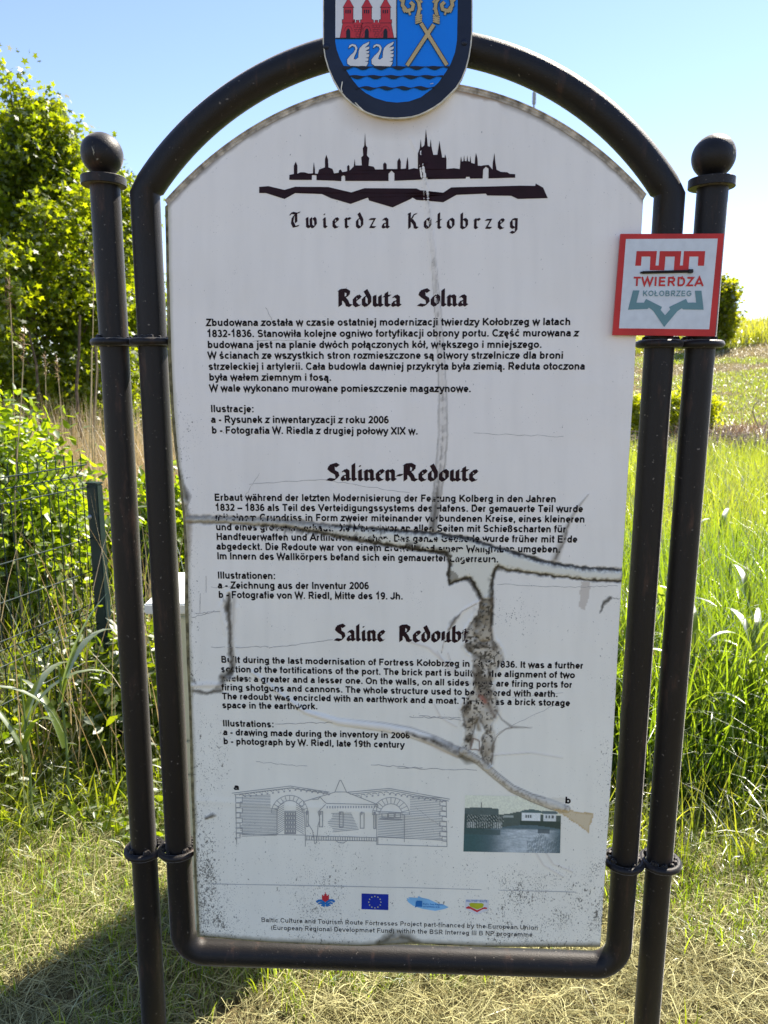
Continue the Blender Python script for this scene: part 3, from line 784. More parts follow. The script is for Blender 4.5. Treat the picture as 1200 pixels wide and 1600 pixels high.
d = seg_n(jx, jy, [(748, 1082, 8), (762, 1100, 10), (774, 1120, 4)]); lay(soft(d), (.13, .10, .08), .8)
d = seg_n(jx, jy, [(752, 1088, 5), (758, 1096, 6)]); lay(soft(d), (.45, .17, .13), .6)
d = seg_n(jx, jy, [(745, 1125, 9), (748, 1140, 5)]); lay(soft(d), (.12, .09, .04), .8)
# whiskers
d = seg_n(X, Y, [(750, 938, 3), (726, 952, 3.5), (710, 970, 5), (698, 985, 3.5), (690, 1015, 2)]); lay(soft(d), (.75, .75, .73), .55); H += .0015 * soft(d)
d = seg_n(jx, jy, [(718, 960, 2), (706, 974, 6), (700, 984, 3)]); lay(soft(d), DK, .85)
d = seg_n(X, Y, [(745, 943, 1.3), (722, 955, 1.3), (708, 972, 1.5), (694, 1000, 1.2), (690, 1020, 1)]); lay(soft(d), GREY, .8)
d = seg_n(X, Y, [(774, 1108, 2), (784, 1124, 2), (800, 1136, 3.2), (832, 1137, 1)]); lay(soft(d), (.09, .08, .07), .75)
d = seg_n(X, Y, [(770, 1165, 1.4), (776, 1150, 1.4), (790, 1139, 1.6), (800, 1137, 2)]); lay(soft(d), (.13, .1, .07), .8)
d = seg_n(X, Y, [(768, 1195, 1.3), (772, 1165, 1.3)]); lay(soft(d), (.13, .1, .07), .8)
d = pdist(X, Y, [(735, 1170), (740, 1153), (749, 1158), (749, 1172)]); lay(np.clip(1.5 - d / 1.2, 0, 1), (.16, .1, .07), .85)
# faint swirls
for pts in ([(683, 1018, 2), (700, 1045, 2), (726, 1064, 2)], [(678, 1100, 1.6), (690, 1122, 1.8), (714, 1136, 1.6)], [(700, 1020, 1.5), (706, 1040, 2), (735, 1068, 1.5)],
            [(640, 1002, 3), (670, 1012, 3), (690, 1030, 3), (712, 1050, 2)], [(830, 1320, 1.5), (850, 1352, 1.5), (880, 1370, 1.5)], [(842, 1316, 1.5), (865, 1350, 1.5), (895, 1362, 1.5)],
            [(770, 1180, 1.5), (830, 1176, 1.5), (880, 1184, 1.2)]):
    d = seg_n(X, Y, pts); lay(soft(d), (.36, .35, .32), .5); H += .0012 * soft(d)
    d = seg_n(X + 3, Y + 2, pts); lay(soft(d), (.72, .71, .69), .45)
# 6-7 left edge burns and L-shaped crack
d = seg_n(jx, jy, [(281, 735, 3), (286, 760, 6), (290, 775, 10), (288, 792, 7)]); lay(soft(d, .5), DK, .97)
d = seg_n(jx, jy, [(276, 700, 1.5), (283, 745, 4), (288, 770, 4)]); lay(soft(d), (.12, .1, .08), .8)
d = seg_n(jx, jy, [(290, 788, 6), (293, 804, 7)]); lay(soft(d), (.08, .075, .06), .8)
d = seg_n(jx, Y, [(294, 818, 8), (293, 850, 8), (291, 880, 5), (292, 960, 3), (296, 1060, 3)]); lay(soft(d, .6), (.20, .155, .10), .8)
d = seg_n(X, jy, [(284, 776, 4), (290, 786, 5)]); lay(soft(d, .5), (.72, .72, .68), .8); H += .002 * soft(d)
d = seg_n(jx, Y, [(359, 928, 3), (356, 950, 7), (358, 975, 4.5), (360, 1010, 3.6), (363, 1040, 5.5), (360, 1052, 6)]); lay(soft(d, .45), (.04, .036, .028), .97); H -= .002 * soft(d); H += .002 * np.clip(1 - abs(d - 1.6) * 1.5, 0, 1)
d = seg_n(jx, Y, [(349, 935, 2), (356, 952, 6)]); lay(soft(d), DK, .6)
d = seg_n(X, Y, [(366, 935, 5), (363, 990, 4), (366, 1040, 3)]); lay(soft(d), (.34, .33, .29), .6)
d = seg_n(jx, jy, [(362, 1048, 6), (350, 1058, 10), (346, 1068, 8), (338, 1074, 4)]); lay(soft(d, .8), DK, .9)
d = seg_n(jx, jy, [(345, 1058, 4), (370, 1060, 4.5), (392, 1061, 3)]); lay(soft(d), (.08, .07, .06), .75)
d = seg_n(X, jy, [(300, 1079, 3.2), (322, 1083, 4), (345, 1078, 4.5)]); lay(soft(d, .6), (.05, .045, .03), .95)
d = seg_n(X, Y, [(300, 1071, 4.5), (325, 1070, 6), (345, 1070, 5)]); lay(soft(d, .6), (.62, .62, .58), .6); H += .002 * soft(d)
d = seg_n(jx, jy, [(299, 1062, 6), (305, 1065, 4)]); lay(soft(d), DK, .8)
d = seg_n(jx, Y, [(300, 1075, 3), (299, 1130, 4), (302, 1200, 3), (306, 1300, 2)]); lay(soft(d), OLV, .7)
# 8 lower curved scar
d = seg_n(X, Y, [(395, 1050, 3), (440, 1085, 3), (478, 1112, 4), (530, 1128, 6), (600, 1136, 7), (640, 1144, 8), (680, 1158, 8), (716, 1176, 8)])
lay(soft(d, .7), (.66, .66, .64), .5); lay(np.clip(1 - abs(d - .95) * 4, 0, 1), (.22, .2, .17), .6 * smst((X - 480) / 150)); H += .0035 * np.clip(1 - d * d, 0, 1)
d = seg_n(jx, jy, [(636, 1144, 3), (680, 1158, 8), (705, 1168, 8), (722, 1178, 9), (745, 1186, 6)]); lay(soft(d, .6) * (.35 + n2), (.04, .036, .03), .95)
d = seg_n(X, Y, [(655, 1154, 3), (690, 1172, 5), (715, 1182, 3)]); lay(soft(d), (.5, .46, .38), .7)
d = seg_n(X, Y, [(718, 1180, 4), (730, 1188, 8), (744, 1188, 5)]); lay(soft(d, .6), (.09, .08, .045), .85)
sc_ = [(722, 1172, 6), (750, 1190, 6.5), (775, 1212, 6), (800, 1232, 6), (830, 1246, 6.5), (862, 1257, 8), (885, 1264, 6)]
d = seg_n(X, Y, sc_); lay(soft(d, .35), (.44, .43, .36), .9); H += .0035 * np.clip(1 - d * d, 0, 1)
lay(np.clip(1 - abs(d - .9) * 4, 0, 1), (.10, .085, .06), .8); lay(soft(d) * np.clip((n4 - .5) * 7, 0, 1), (.16, .14, .11), .7)
tri = [(862, 1262), (905, 1268), (927, 1271), (920, 1302), (905, 1290), (885, 1278)]
ins = inpoly(jx, jy, tri); de = pdist(jx, jy, tri); lay(ins * 1.0, (.50, .43, .26), .75); lay(ins * np.clip(1 - de / 3, 0, 1), (.40, .27, .08), .6)
d = inpoly(jx, Y, [(850, 1246), (882, 1246), (880, 1262), (858, 1258)]); lay(d * 1.0, (.60, .62, .55), .6)
# 10 streak, 11 tear and peeled flake
d = seg_n(X, Y, [(920, 772, 1), (905, 790, 3), (893, 808, 4), (884, 828, 5.5), (876, 850, 7), (868, 872, 9)]); lay(soft(d, .8), (.26, .25, .22), .75); H += .0012 * soft(d)
d = seg_n(jx, Y, [(888, 815, 2), (882, 845, 3), (868, 872, 5)]); lay(soft(d), DK, .65)
d = seg_n(jx, jy, [(953, 934, 3), (944, 942, 3), (938, 958, 1.3)]); lay(soft(d, .5), (.02, .02, .015), .95)
d = seg_n(X, Y, [(953, 934, 1), (968, 936, 1)]); lay(soft(d, .5), DK, .7)
d = inpoly(jx, jy, [(908, 910), (922, 908), (922, 930), (914, 955), (905, 948)]); lay(d * 1.0, (.46, .44, .41), .7)
# 12 bottom blob, bottom edge dirt, arch seam dirt, brown stain with painted rim shadow under crest
d = seg_n(jx, jy, [(590, 1474, 6), (612, 1464, 14), (636, 1466, 12), (655, 1476, 6)]); lay(soft(d, .8), (.06, .055, .035), .9)
d = seg_n(X, Y, [(612, 1466, 4), (620, 1464, 5)]); lay(soft(d, .8), (.4, .4, .34), .5); H += .002 * soft(d)
lay(np.clip(1 - (W - botw) / 0.013 * (0.7 + n2 * .6), 0, 1), (.10, .095, .05), .85)
dt = (topw - W)
lay(np.clip(1 - dt / (0.010 * (.3 + 1.4 * n1)), 0, 1) * (T > .9), (.16, .14, .11), .85)
lay(np.clip(1 - dt / (0.028 * n1), 0, 1) * (T > .9) * smst((X - 700) / 30) * smst((800 - X) / 40), (.30, .20, .10), .8)
lay(np.clip(1 - np.hypot((X - 615) / 95, (Y - 170) / 52), 0, 1), (.30, .20, .10), .75)
lay(np.clip(1 - (uu - fL(np.minimum(W, LU[0, 1]))) / (0.004 + 0.008 * n1), 0, 1), (.33, .34, .26), .75)
d = seg_n(jx, jy, [(323, 1278, 3.2), (333, 1273, 4)]); lay(soft(d, .4), (.10, .095, .075), .9); H += .003 * soft(d)
# fold in the sheet lower right
for pts in ([(300, 1250, 8), (500, 1262, 8), (700, 1280, 8)],): H += .0008 * soft(seg_n(X, Y, pts))
# specks
lb = smst((Y - 1180) / 220)
SPK = 0.02 + 0.62 * lb * (0.45 + 0.75 * smst((420 - X) / 120) + .6 * np.exp(-((X - 500) / 55) ** 2) * (Y > 1290) + .75 * np.exp(-((X - 850) / 110) ** 2) * smst((Y - 1330) / 60))
SPK += 0.5 * np.exp(-((X - fL(0) * 0 - (272 + (Y - 500) * .045)) / 26) ** 2) * smst((Y - 560) / 120)
SPK += 0.38 * smst((X - 905) / 50) * smst((Y - 880) / 200)
SPK += 0.42 * np.exp(-((X - 800) / 50) ** 2 - ((Y - 965) / 30) ** 2) + .4 * np.exp(-((X - 655) / 14) ** 2 - ((Y - 935) / 22) ** 2)
SPK += 0.5 * np.exp(-((X - 345) / 22) ** 2 - ((Y - 1180) / 60) ** 2)
SPK = np.clip(SPK * (0.35 + 1.3 * n1), 0, 1)

lum = col.mean(-1)
DMG = np.clip((0.47 - lum) / 0.22, 0, 1)                       # how far the sheet is burnt or torn away there
DMG = np.maximum(DMG, PATCH_IN * .8)
DMG = np.maximum(DMG, inpoly(X, Y, band) * .3)
def sheet_h(px, py):
    """height of the sheet sampled at measured points"""
    px = np.atleast_1d(px); py = np.atleast_1d(py)
    # invert on the regular S,T parametrisation
    q = np.array([P(a, b, PO) for a, b in zip(px, py)])
    return sheet_h_uw(q[:, 0], q[:, 1])
def sheet_h_uw(u, w):
    l = fL(np.minimum(w, LU[0, 1])); r = fR(np.minimum(w, RU[0, 1]))
    s = np.clip((u - l) / (r - l), 0, 1)
    u0 = LU[0, 0] + (RU[0, 0] - LU[0, 0]) * s; tw = np.polyval(cof, u0)
    b0 = BU[0, 0] + (BU[-1, 0] - BU[0, 0]) * s; bw = np.interp(b0, BU[:, 0], BU[:, 1])
    t = np.clip((w - bw) / (tw - bw), 0, 1)
    fi = s * (NU - 1); fj = t * (NW - 1); i = np.clip(fi.astype(int), 0, NU - 2); j = np.clip(fj.astype(int), 0, NW - 2)
    a = fi - i; b = fj - j
    return (H[j, i] * (1 - a) + H[j, i + 1] * a) * (1 - b) + (H[j + 1, i] * (1 - a) + H[j + 1, i + 1] * a) * b
def grid_at(Gm, u, w):
    l = fL(np.minimum(w, LU[0, 1])); r = fR(np.minimum(w, RU[0, 1]))
    s = np.clip((u - l) / (r - l), 0, 1)
    u0 = LU[0, 0] + (RU[0, 0] - LU[0, 0]) * s; tw = np.polyval(cof, u0)
    b0 = BU[0, 0] + (BU[-1, 0] - BU[0, 0]) * s; bw = np.interp(b0, BU[:, 0], BU[:, 1])
    t = np.clip((w - bw) / (tw - bw), 0, 1)
    return Gm[np.clip((t * (NW - 1)).round().astype(int), 0, NW - 1), np.clip((s * (NU - 1)).round().astype(int), 0, NU - 1)]
# peel forward a little at the left edge bulge
H += 0.004 * np.exp(-((Y - 790) / 60) ** 2) * np.clip(1 - S * 30, 0, 1)
H = H * 1.25
V = np.stack([uu, -(PO + H), W], -1).reshape(-1, 3)
idx = np.arange(NU * NW).reshape(NW, NU)
F = np.stack([idx[:-1, :-1], idx[:-1, 1:], idx[1:, 1:], idx[1:, :-1]], -1).reshape(-1, 4)
C4 = np.concatenate([np.clip(col, 0, 1), SPK[..., None]], -1).reshape(-1, 4)

def extrude_poly(mb, poly, o0, o1):
    """poly list of (u,w); slab between offsets o0 (back) and o1 (front)"""
    n = len(poly)
    vf = [(u, -o1, w) for u, w in poly]; vb = [(u, -o0, w) for u, w in poly]
    tris = tessellate_polygon([[Vector((u, w, 0)) for u, w in poly]])
    fs = [tuple(t) for t in tris] + [tuple(n + i for i in t[::-1]) for t in tris]
    for i in range(n):
        j = (i + 1) % n; fs.append((i, j, n + j, n + i))
    mb.add(vf + vb, fs)

ws = [LU[-1, 1] + (LU[0, 1] - LU[-1, 1]) * i / 24 for i in range(25)]
rw = [RU[0, 1] + (RU[-1, 1] - RU[0, 1]) * i / 24 for i in range(25)]
ts = np.linspace(LU[0, 0], RU[0, 0], 61)
def outline(dl, dr, dt, db):
    cx = 0
    o = [(float(fL(w)) - dl * (0.7 + 0.6 * float(fbm(w, 0, .12, 40))), w) for w in ws]
    o += [(float(u) + (dt * .5 if 0 else 0) + (u - ts[30]) * dt * 0.9, float(np.polyval(cof, u)) + dt * (1 + 0 * u)) for u in ts]
    o += [(float(fR(w)) + dr, w) for w in rw]
    b = [(float(u), float(np.interp(u, BU[:, 0], BU[:, 1])) - db) for u in np.linspace(BU[-1, 0], BU[0, 0], 20)]
    b[0] = (b[0][0] + dr, b[0][1]); b[-1] = (b[-1][0] - dl, b[-1][1])
    # drop the first/last duplicates
    return o[1:] + b
mb = MB(); extrude_poly(mb, outline(0.0075, 0.0012, 0.004, 0.006), 0.013, PO - 0.0035)
panel = mb.build('panel', M['rim'], sign)
# oxidised trim strip along the arch, proud of the body
mb = MB()
arc_o = [(float(u) + (u - ts[30]) * 0.011, float(np.polyval(cof, u)) + 0.0095) for u in ts]
arc_i = [(float(u), float(np.polyval(cof, u)) - 0.0005) for u in ts]
for i in range(60):
    quad = [arc_i[i], arc_i[i + 1], arc_o[i + 1], arc_o[i]]
    j = 0.0012 * math.sin(i * 1.7)
    vf = [(u, -(PO + 0.0005 + j * 0), w) for u, w in quad]; vb = [(u, -0.014, w) for u, w in quad]
    mb.add(vf + vb, [(0, 1, 2, 3), (7, 6, 5, 4), (0, 4, 5, 1), (2, 6, 7, 3)])
mb.tube([(u, -(PO + 0.001), w) for u, w in arc_o], 0.0014, 6)
mb.tube([(u, -(PO + 0.0006), w) for u, w in [((a[0] + b[0]) / 2, (a[1] + b[1]) / 2) for a, b in zip(arc_o, arc_i)]], 0.0009, 5)
mb.build('rim_strip', M['rimtop'], panel)
mesh_np('front_sheet', V, F, M['panel'], C4, smooth=True, parent=panel)

# ---- flat print draped on the sheet
LAYER = [0]
def drape(name, shapes, mat, off=0.0005, parent=None, o=None, flat=False, col=None):
    """shapes: list of (V (n,2) in (u,w), faces)"""
    vs = []; fs = []; b = 0
    for i, (v, f) in enumerate(shapes):
        v = np.asarray(v, float)
        if flat: h = np.full(len(v), o)
        else: h = PO + sheet_h_uw(v[:, 0], v[:, 1]) + off
        h = h + (i % 5) * 0.00003
        vs.append(np.stack([v[:, 0], -h, v[:, 1]], 1)); fs += [tuple(k + b for k in q) for q in f]; b += len(v)
    V_ = np.vstack(vs)
    if not flat and name in ('text_line', 'heading', 'elevation_drawing', 'drawing_shading', 'rampart_print', 'skyline_print'):
        cen = np.array([V_[list(q)].mean(0) for q in fs]); dm = grid_at(DMG, cen[:, 0], cen[:, 2])
        keep_ = RNG.random(len(fs)) > dm * .75
        fs = [q for q, kk in zip(fs, keep_) if kk]
    # face towards the viewer (-Y)
    out = []
    for q in fs:
        a, b_, c = V_[q[0]], V_[q[1]], V_[q[2]]
        nrm = np.cross(b_ - a, c - a)
        out.append(q if nrm[1] < 0 else q[::-1])
    return mesh_np(name, V_, out, mat, col, parent=parent or panel)

def fit(shapes, adv, x0, y0, x1, y1, cap_px, cap_unit, o=PO, trim=(0.0, 0.0)):
    a = np.array(P(x0, y0, o)); b = np.array(P(x1, y1, o))
    hh = np.array(P(x0, y0 - cap_px, o)) - a
    ex = (b - a) / (adv - trim[0] - trim[1]); ey = hh / cap_unit
    # keep the verticals vertical on the board
    ey = np.array([0.0, ey[1]])
    return [(a + np.outer(v[:, 0] - trim[0], ex) + np.outer(v[:, 1], ey), f) for v, f in shapes]

def line(txt, x0, y0, x1, y1, cap=11.6, hw=SWB / 2, mat='ink', name='text_line', parent=None):
    sh, adv = text_shapes(txt, hw)
    return drape(name, fit(sh, adv, x0, y0, x1, y1, cap, 0.716, trim=(.05, .05)), M[mat], parent=parent)

def heading(txt, x0, y0, x1, y1, cap, mat='maroon', track=0.0, nw=0.35, name='heading'):
    sh, adv = nib_shapes(txt, nw=nw, track=track)
    return drape(name, fit(sh, adv, x0, y0, x1, y1, cap, 1.46), M[mat])

heading('Twierdza', 453, 356, 609, 357, 25, track=0.42, nw=.30)
heading('Kołobrzeg', 636, 357.5, 810, 358, 25, track=0.42, nw=.30)
heading('Reduta', 528, 479, 627, 479, 27); heading('Solna', 652, 478.5, 731, 478.5, 27)
heading('Salinen-Redoute', 510, 751, 747, 752, 27)
heading('Saline', 522, 1001, 602, 1002, 26); heading('Redoubt', 623, 1002.5, 732, 1004, 26)
PL = [('Zbudowana została w czasie ostatniej modernizacji twierdzy Kołobrzeg w latach', 322.5, 509.5, 891, 508),
      ('1832-1836. Stanowiła kolejne ogniwo fortyfikacji obrony portu. Część murowana z', 324, 526.8, 903.5, 525.6),
      ('budowana jest na planie dwóch połączonych kół, większego i mniejszego.', 325, 544, 846, 543.6),
      ('W ścianach ze wszystkich stron rozmieszczone są otwory strzelnicze dla broni', 325.5, 560.7, 879.5, 560.6),
      ('strzeleckiej i artylerii. Cała budowla dawniej przykryta była ziemią. Reduta otoczona', 326.5, 578, 913.5, 577.6),
      ('była wałem ziemnym i fosą.', 327.5, 594.8, 517.5, 595),
      ('W wale wykonano murowane pomieszczenie magazynowe.', 328, 611.9, 735.5, 612.7),
      ('Ilustracje:', 330, 644, 397, 644.3), ('a - Rysunek z inwentaryzacji z roku 2006', 330.5, 660.7, 607, 661.5), ('b - Fotografia W. Riedla z drugiej połowy XIX w.', 331.5, 677.5, 652.5, 679)]
DE = [('Erbaut während der letzten Modernisierung der Festung Kolberg in den Jahren', 335.7, 782.3, 868.3, 784.9),
      ('1832 – 1836 als Teil des Verteidigungssystems des Hafens. Der gemauerte Teil wurde', 337, 798, 910.4, 800.4),
      ('mit einem Grundriss in Form zweier miteinander verbundenen Kreise, eines kleineren', 337, 813.2, 913.2, 816.5),
      ('und eines größeren, erbaut. Die Mauer war an allen Seiten mit Schießscharten für', 337.8, 828.6, 883.8, 832),
      ('Handfeuerwaffen und Artillerie versehen. Das ganze Gebäude wurde früher mit Erde', 338.5, 843.7, 901.5, 847.9),
      ('abgedeckt. Die Redoute war von einem Erdwall und einem Wallgraben umgeben.', 338.8, 858.8, 874.9, 863.4),
      ('Im Innern des Wallkörpers befand sich ein gemauerter Lagerraum.', 339.7, 873.9, 778, 878),
      ('Illustrationen:', 340.6, 904, 430.7, 904.8), ('a - Zeichnung aus der Inventur 2006', 341, 919.5, 576, 920.6), ('b - Fotografie von W. Riedl, Mitte des 19. Jh.', 342, 934.3, 629.2, 936.7)]
EN = [('Built during the last modernisation of Fortress Kołobrzeg in 1832-1836. It was a further', 346, 1035.1, 911, 1045),
      ('section of the fortifications of the port. The brick part is built on the alignment of two', 346, 1049.8, 897.8, 1059.7),
      ('circles: a greater and a lesser one. On the walls, on all sides there are firing ports for', 346.6, 1064.3, 893.6, 1074.7),
      ('firing shotguns and cannons. The whole structure used to be covered with earth.', 347, 1078.3, 871, 1089),
      ('The redoubt was encircled with an earthwork and a moat. There was a brick storage', 347.7, 1092.3, 890, 1103.2),
      ('space in the earthwork.', 347.8, 1106.3, 496, 1108.2),
      ('Illustrations:', 348.7, 1134.8, 428.2, 1136.3), ('a - drawing made during the inventory in 2006', 349.3, 1148.6, 640, 1153.9), ('b - photograph by W. Riedl, late 19th century', 349.6, 1162.7, 631.6, 1168.6)]
for t in PL: line(*t, cap=11.4)
for t in DE: line(*t, cap=11.0)
for t in EN: line(*t, cap=10.2)
line('Baltic Culture and Tourism Route Fortresses Project part-financed by the European Union', 408.4, 1440.5, 840.5, 1453, 7.2, hw=.046)
line('(European Regional Developmnet Fund) within the BSR Interreg III B NP programme', 423.3, 1452.6, 831.8, 1463.8, 7.2, hw=.046)
line('a', 366, 1234, 373.5, 1234, 9.5); line('b', 883, 1255, 891.5, 1255.3, 10.5)

def poly2(pts, f=lambda x, y: (x, y), o=PO):
    """picture polygon -> (V,F) in the plane"""
    v = np.array([P(*f(x, y), o) for x, y in pts])
    tr = tessellate_polygon([[Vector((a, b, 0)) for a, b in v]])
    return v, [tuple(t) for t in tr]
def stroke2(pts, hw_px, f=lambda x, y: (x, y), o=PO):
    p = [f(x, y) for x, y in pts]
    v, fc = ribbon(p, hw_px)
    return np.array([P(x, y, o) for x, y in v]), fc

# town silhouette and rampart
cs = lambda x, y: (380 + x / 2.4, 190 + y / 2.4)
SKY = [(173,218),(173,200),(190,196),(190,165),(197,150),(203,165),(203,195),(215,190),(230,190),(245,195),(262,194),(262,180),(265,152),(269,180),(269,195),(280,196),(285,180),(307,172),(307,140),(312,125),(318,142),(320,172),(335,178),(341,195),(358,192),(360,183),(366,180),(372,190),(385,188),(390,186),(390,168),(395,163),(399,168),(399,185),(415,168),(418,140),(421,165),(445,165),(443,135),(450,128),(449,100),(454,92),(457,42),(460,90),(466,98),(464,128),(473,137),(470,166),(490,170),(495,180),(525,180),(525,160),(531,153),(538,160),(538,178),(555,178),(578,178),(578,150),(585,136),(591,150),(591,178),(610,176),(613,150),(616,133),(619,152),(620,180),(640,175),(655,178),(655,120),(662,100),(666,66),(669,98),(679,90),(681,75),(685,28),(690,70),(692,92),(700,95),(703,66),(707,100),(713,125),(728,125),(732,100),(736,72),(740,100),(746,135),(755,135),(757,122),(762,140),(762,178),(790,175),(812,178),(814,150),(817,130),(820,150),(826,148),(828,126),(831,148),(838,148),(840,126),(843,148),(850,150),(852,128),(855,155),(868,158),(870,135),(873,117),(878,137),(880,165),(893,166),(900,164),(920,162),(935,180),(936,155),(942,118),(946,155),(950,180),(965,188),(990,190),(1000,196),(1020,197),
       (1020,210),(920,213),(920,176),(910,169),(900,179),(898,213),(851,214),(849,207),(836,207),(834,214),(692,217),(690,211),(673,211),(671,218),(567,222),(567,194),(556,184),(545,196),(545,223),(383,223),(382,205),(376,202),(369,206),(368,224),(340,222),(275,220),(275,201),(258,201),(257,219)]
RAMP = [(60,245),(95,242),(155,256),(195,244),(320,246),(405,266),(455,250),(650,251),(665,258),(750,267),(780,247),(1040,240),(1095,241),(1097,232),(1125,248),(1142,287),(1030,290),(1005,278),(915,277),(910,270),(800,275),(750,303),(650,294),(635,285),(627,291),(560,322),(472,296),(468,285),(403,309),(330,288),(295,272),(195,268),(155,290),(85,268),(60,268)]
def dense(sh, k=2):
    """split long triangles so print follows the relief"""
    v, f = sh; v = [tuple(a) for a in v]
    for _ in range(k):
        nf = []; mid = {}
        def m_(a, b):
            key = (min(a, b), max(a, b))
            if key not in mid: mid[key] = len(v); v.append(((v[a][0] + v[b][0]) / 2, (v[a][1] + v[b][1]) / 2))
            return mid[key]
        for a, b, c in f:
            ab, bc, ca = m_(a, b), m_(b, c), m_(c, a); nf += [(a, ab, ca), (ab, b, bc), (ca, bc, c), (ab, bc, ca)]
        f = nf
    return np.array(v), f
drape('skyline_print', [dense(poly2(SKY, cs))], M['maroon'], 0.0006)
drape('rampart_print', [dense(poly2(RAMP, cs), 3)], M['maroon'], 0.0006)

# elevation drawing (a)
ca = lambda x, y: (360 + x / 3.4286, 1210 + y / 3.4286)
thin, mid_ = [], []
def tl(pts, w=0.42): thin.append(stroke2(pts, w, ca))
for k in range(28):                                              # left wing courses
    y = 108 + k * 8; xl = 52 if (k // 4) % 2 else 62
    yy = y - 0
    xr = 250 if y > 175 else 215 + max(0, 40 - abs(y - 130)) * 0
    tl([(xl, yy + 6), (xr, yy + 2 if k < 24 else yy)])
for k in range(26):                                              # right wing courses
    y = 112 + k * 9
    xl = 962 if y < 200 else 790
    sl = 0.06
    if y < 345: tl([(xl, y + (xl - 960) * .06 + 4), (1126 if (k // 3) % 2 else 1132, y + 14)])
for k in range(14):                                              # chevron brick round the left door
    y = 170 + k * 11
    if y < 318: tl([(250, y + 4), (288, y - 20)]); tl([(392, y + 4), (352, y - 20)])
for k in range(13):
    a = 180 - k * 15; x0, y0 = 318 + 68 * math.cos(R(a)), 205 - 68 * math.sin(R(a)) ; x1, y1 = 318 + 98 * math.cos(R(a)), 205 - 94 * math.sin(R(a)); tl([(x0, y0), (x1, y1)])
    x0, y0 = 860 + 60 * math.cos(R(a)), 215 - 58 * math.sin(R(a)); x1, y1 = 860 + 100 * math.cos(R(a)), 215 - 92 * math.sin(R(a)); tl([(x0, y0), (x1, y1)])
tl([(318 + 98 * math.cos(R(a)), 205 - 94 * math.sin(R(a))) for a in range(0, 181, 15)]); tl([(318 + 68 * math.cos(R(a)), 205 - 66 * math.sin(R(a))) for a in range(0, 181, 15)])
tl([(860 + 100 * math.cos(R(a)), 215 - 92 * math.sin(R(a))) for a in range(0, 181, 15)]); tl([(860 + 60 * math.cos(R(a)), 215 - 58 * math.sin(R(a))) for a in range(0, 181, 15)])
for pts in ([(8, 100), (320, 62), (530, 95)], [(20, 108), (320, 72), (520, 103)], [(620, 96), (850, 75), (1175, 132)], [(640, 106), (850, 84), (1170, 142)],
            [(28, 110), (34, 375)], [(250, 185), (250, 320)], [(50, 318), (402, 324), (402, 385)], [(392, 140), (402, 324)], [(560, 94), (585, 32), (593, 32), (622, 94), (560, 94)],
            [(392, 145), (560, 95)], [(622, 95), (790, 162), (790, 176)], [(440, 135), (470, 132), (480, 120), (498, 140), (515, 155), (790, 162)],
            [(784, 165), (784, 375), (1160, 385)], [(784, 335), (1160, 350)], [(1156, 140), (1160, 385)], [(932, 215), (932, 362)], [(406, 328), (782, 338)], [(404, 350), (782, 356)],
            [(418, 200), (415, 260), (440, 300), (452, 370), (462, 365), (470, 270), (480, 240), (470, 200), (490, 180), (510, 160)], [(790, 335), (790, 375)],
            [(565, 355), (625, 355), (605, 367), (580, 365), (565, 355)]):
    tl(pts, .5)
for k in range(30): x = 410 + k * 12.8; tl([(x, 328 + k * .34), (x, 350 + k * .2)], .55)
for k in range(16): x = 60 + k * 30; y = 108 - min(k, 9) * 3.9 + max(0, k - 9) * 4; tl([(x + 12 * math.cos(R(a)), y - 6 * math.sin(R(a)) + 4) for a in range(0, 181, 36)], .5)
for k in range(16): x = 680 + k * 31; y = 112 - min(k, 5) * 3.4 + max(0, k - 5) * 4.6; tl([(x + 12 * math.cos(R(a)), y - 6 * math.sin(R(a)) + 4) for a in range(0, 181, 36)], .5)
for k in range(8):
    y = 125 + k * 27; w = 24 if k % 2 else 36
    tl([(28, y), (28 + w, y), (28 + w, y + 25), (28, y + 25)], .5); tl([(1158, y + 20), (1158 - w, y + 17), (1158 - w, y + 41), (1158, y + 44)], .5)
for k in range(12): tl([(530 + 2 * abs(k - 5) + 10 * math.sin(k * .8), 208 + k * 9), (648 + 4 * k * .9, 206 + k * 8)])
for r_ in [(292, 196, 350, 316), (478, 198, 494, 280), (584, 200, 604, 282), (696, 205, 716, 288), (768, 203, 777, 290), (406, 195, 417, 278)]:
    tl([(r_[0], r_[1]), (r_[2], r_[1]), (r_[2], r_[3]), (r_[0], r_[3]), (r_[0], r_[1])], .6)
for i in range(4):
    for j in range(5): x, y = 297 + i * 13.5, 203 + j * 23; mid_.append(poly2([(x, y), (x + 9, y), (x + 9, y + 17), (x, y + 17)], ca)) if 0 else tl([(x, y), (x + 9, y), (x + 9, y + 17), (x, y + 17), (x, y)], .6)
for i in range(3): x = 812 + i * 35; tl([(x, 205), (x + 30, 206), (x + 30, 232), (x, 231), (x, 205)], .55)
tl([(798, 238), (922, 242)], .7)
drape('elevation_drawing', thin, M['grey_ink'], 0.0006)
dk = []
for k in range(16): x = 74 + k * 30; y = 112 - min(k, 9) * 3.9 + max(0, k - 9) * 4; dk.append(poly2([(x, y + 2), (x + 9, y + 1), (x + 9, y + 10), (x, y + 11)], ca))
for k in range(15): x = 695 + k * 31; y = 116 - min(k, 5) * 3.4 + max(0, k - 5) * 4.6; dk.append(poly2([(x, y + 2), (x + 9, y + 1), (x + 9, y + 10), (x, y + 11)], ca))
for k in range(19): x = 516 + k * 14; dk.append(poly2([(x, 168), (x + 7, 168), (x + 7, 180), (x, 180)], ca))
for x in (406, 480, 586, 700, 769): dk.append(poly2([(x, 198), (x + 8, 198), (x + 8, 216), (x, 216)], ca))
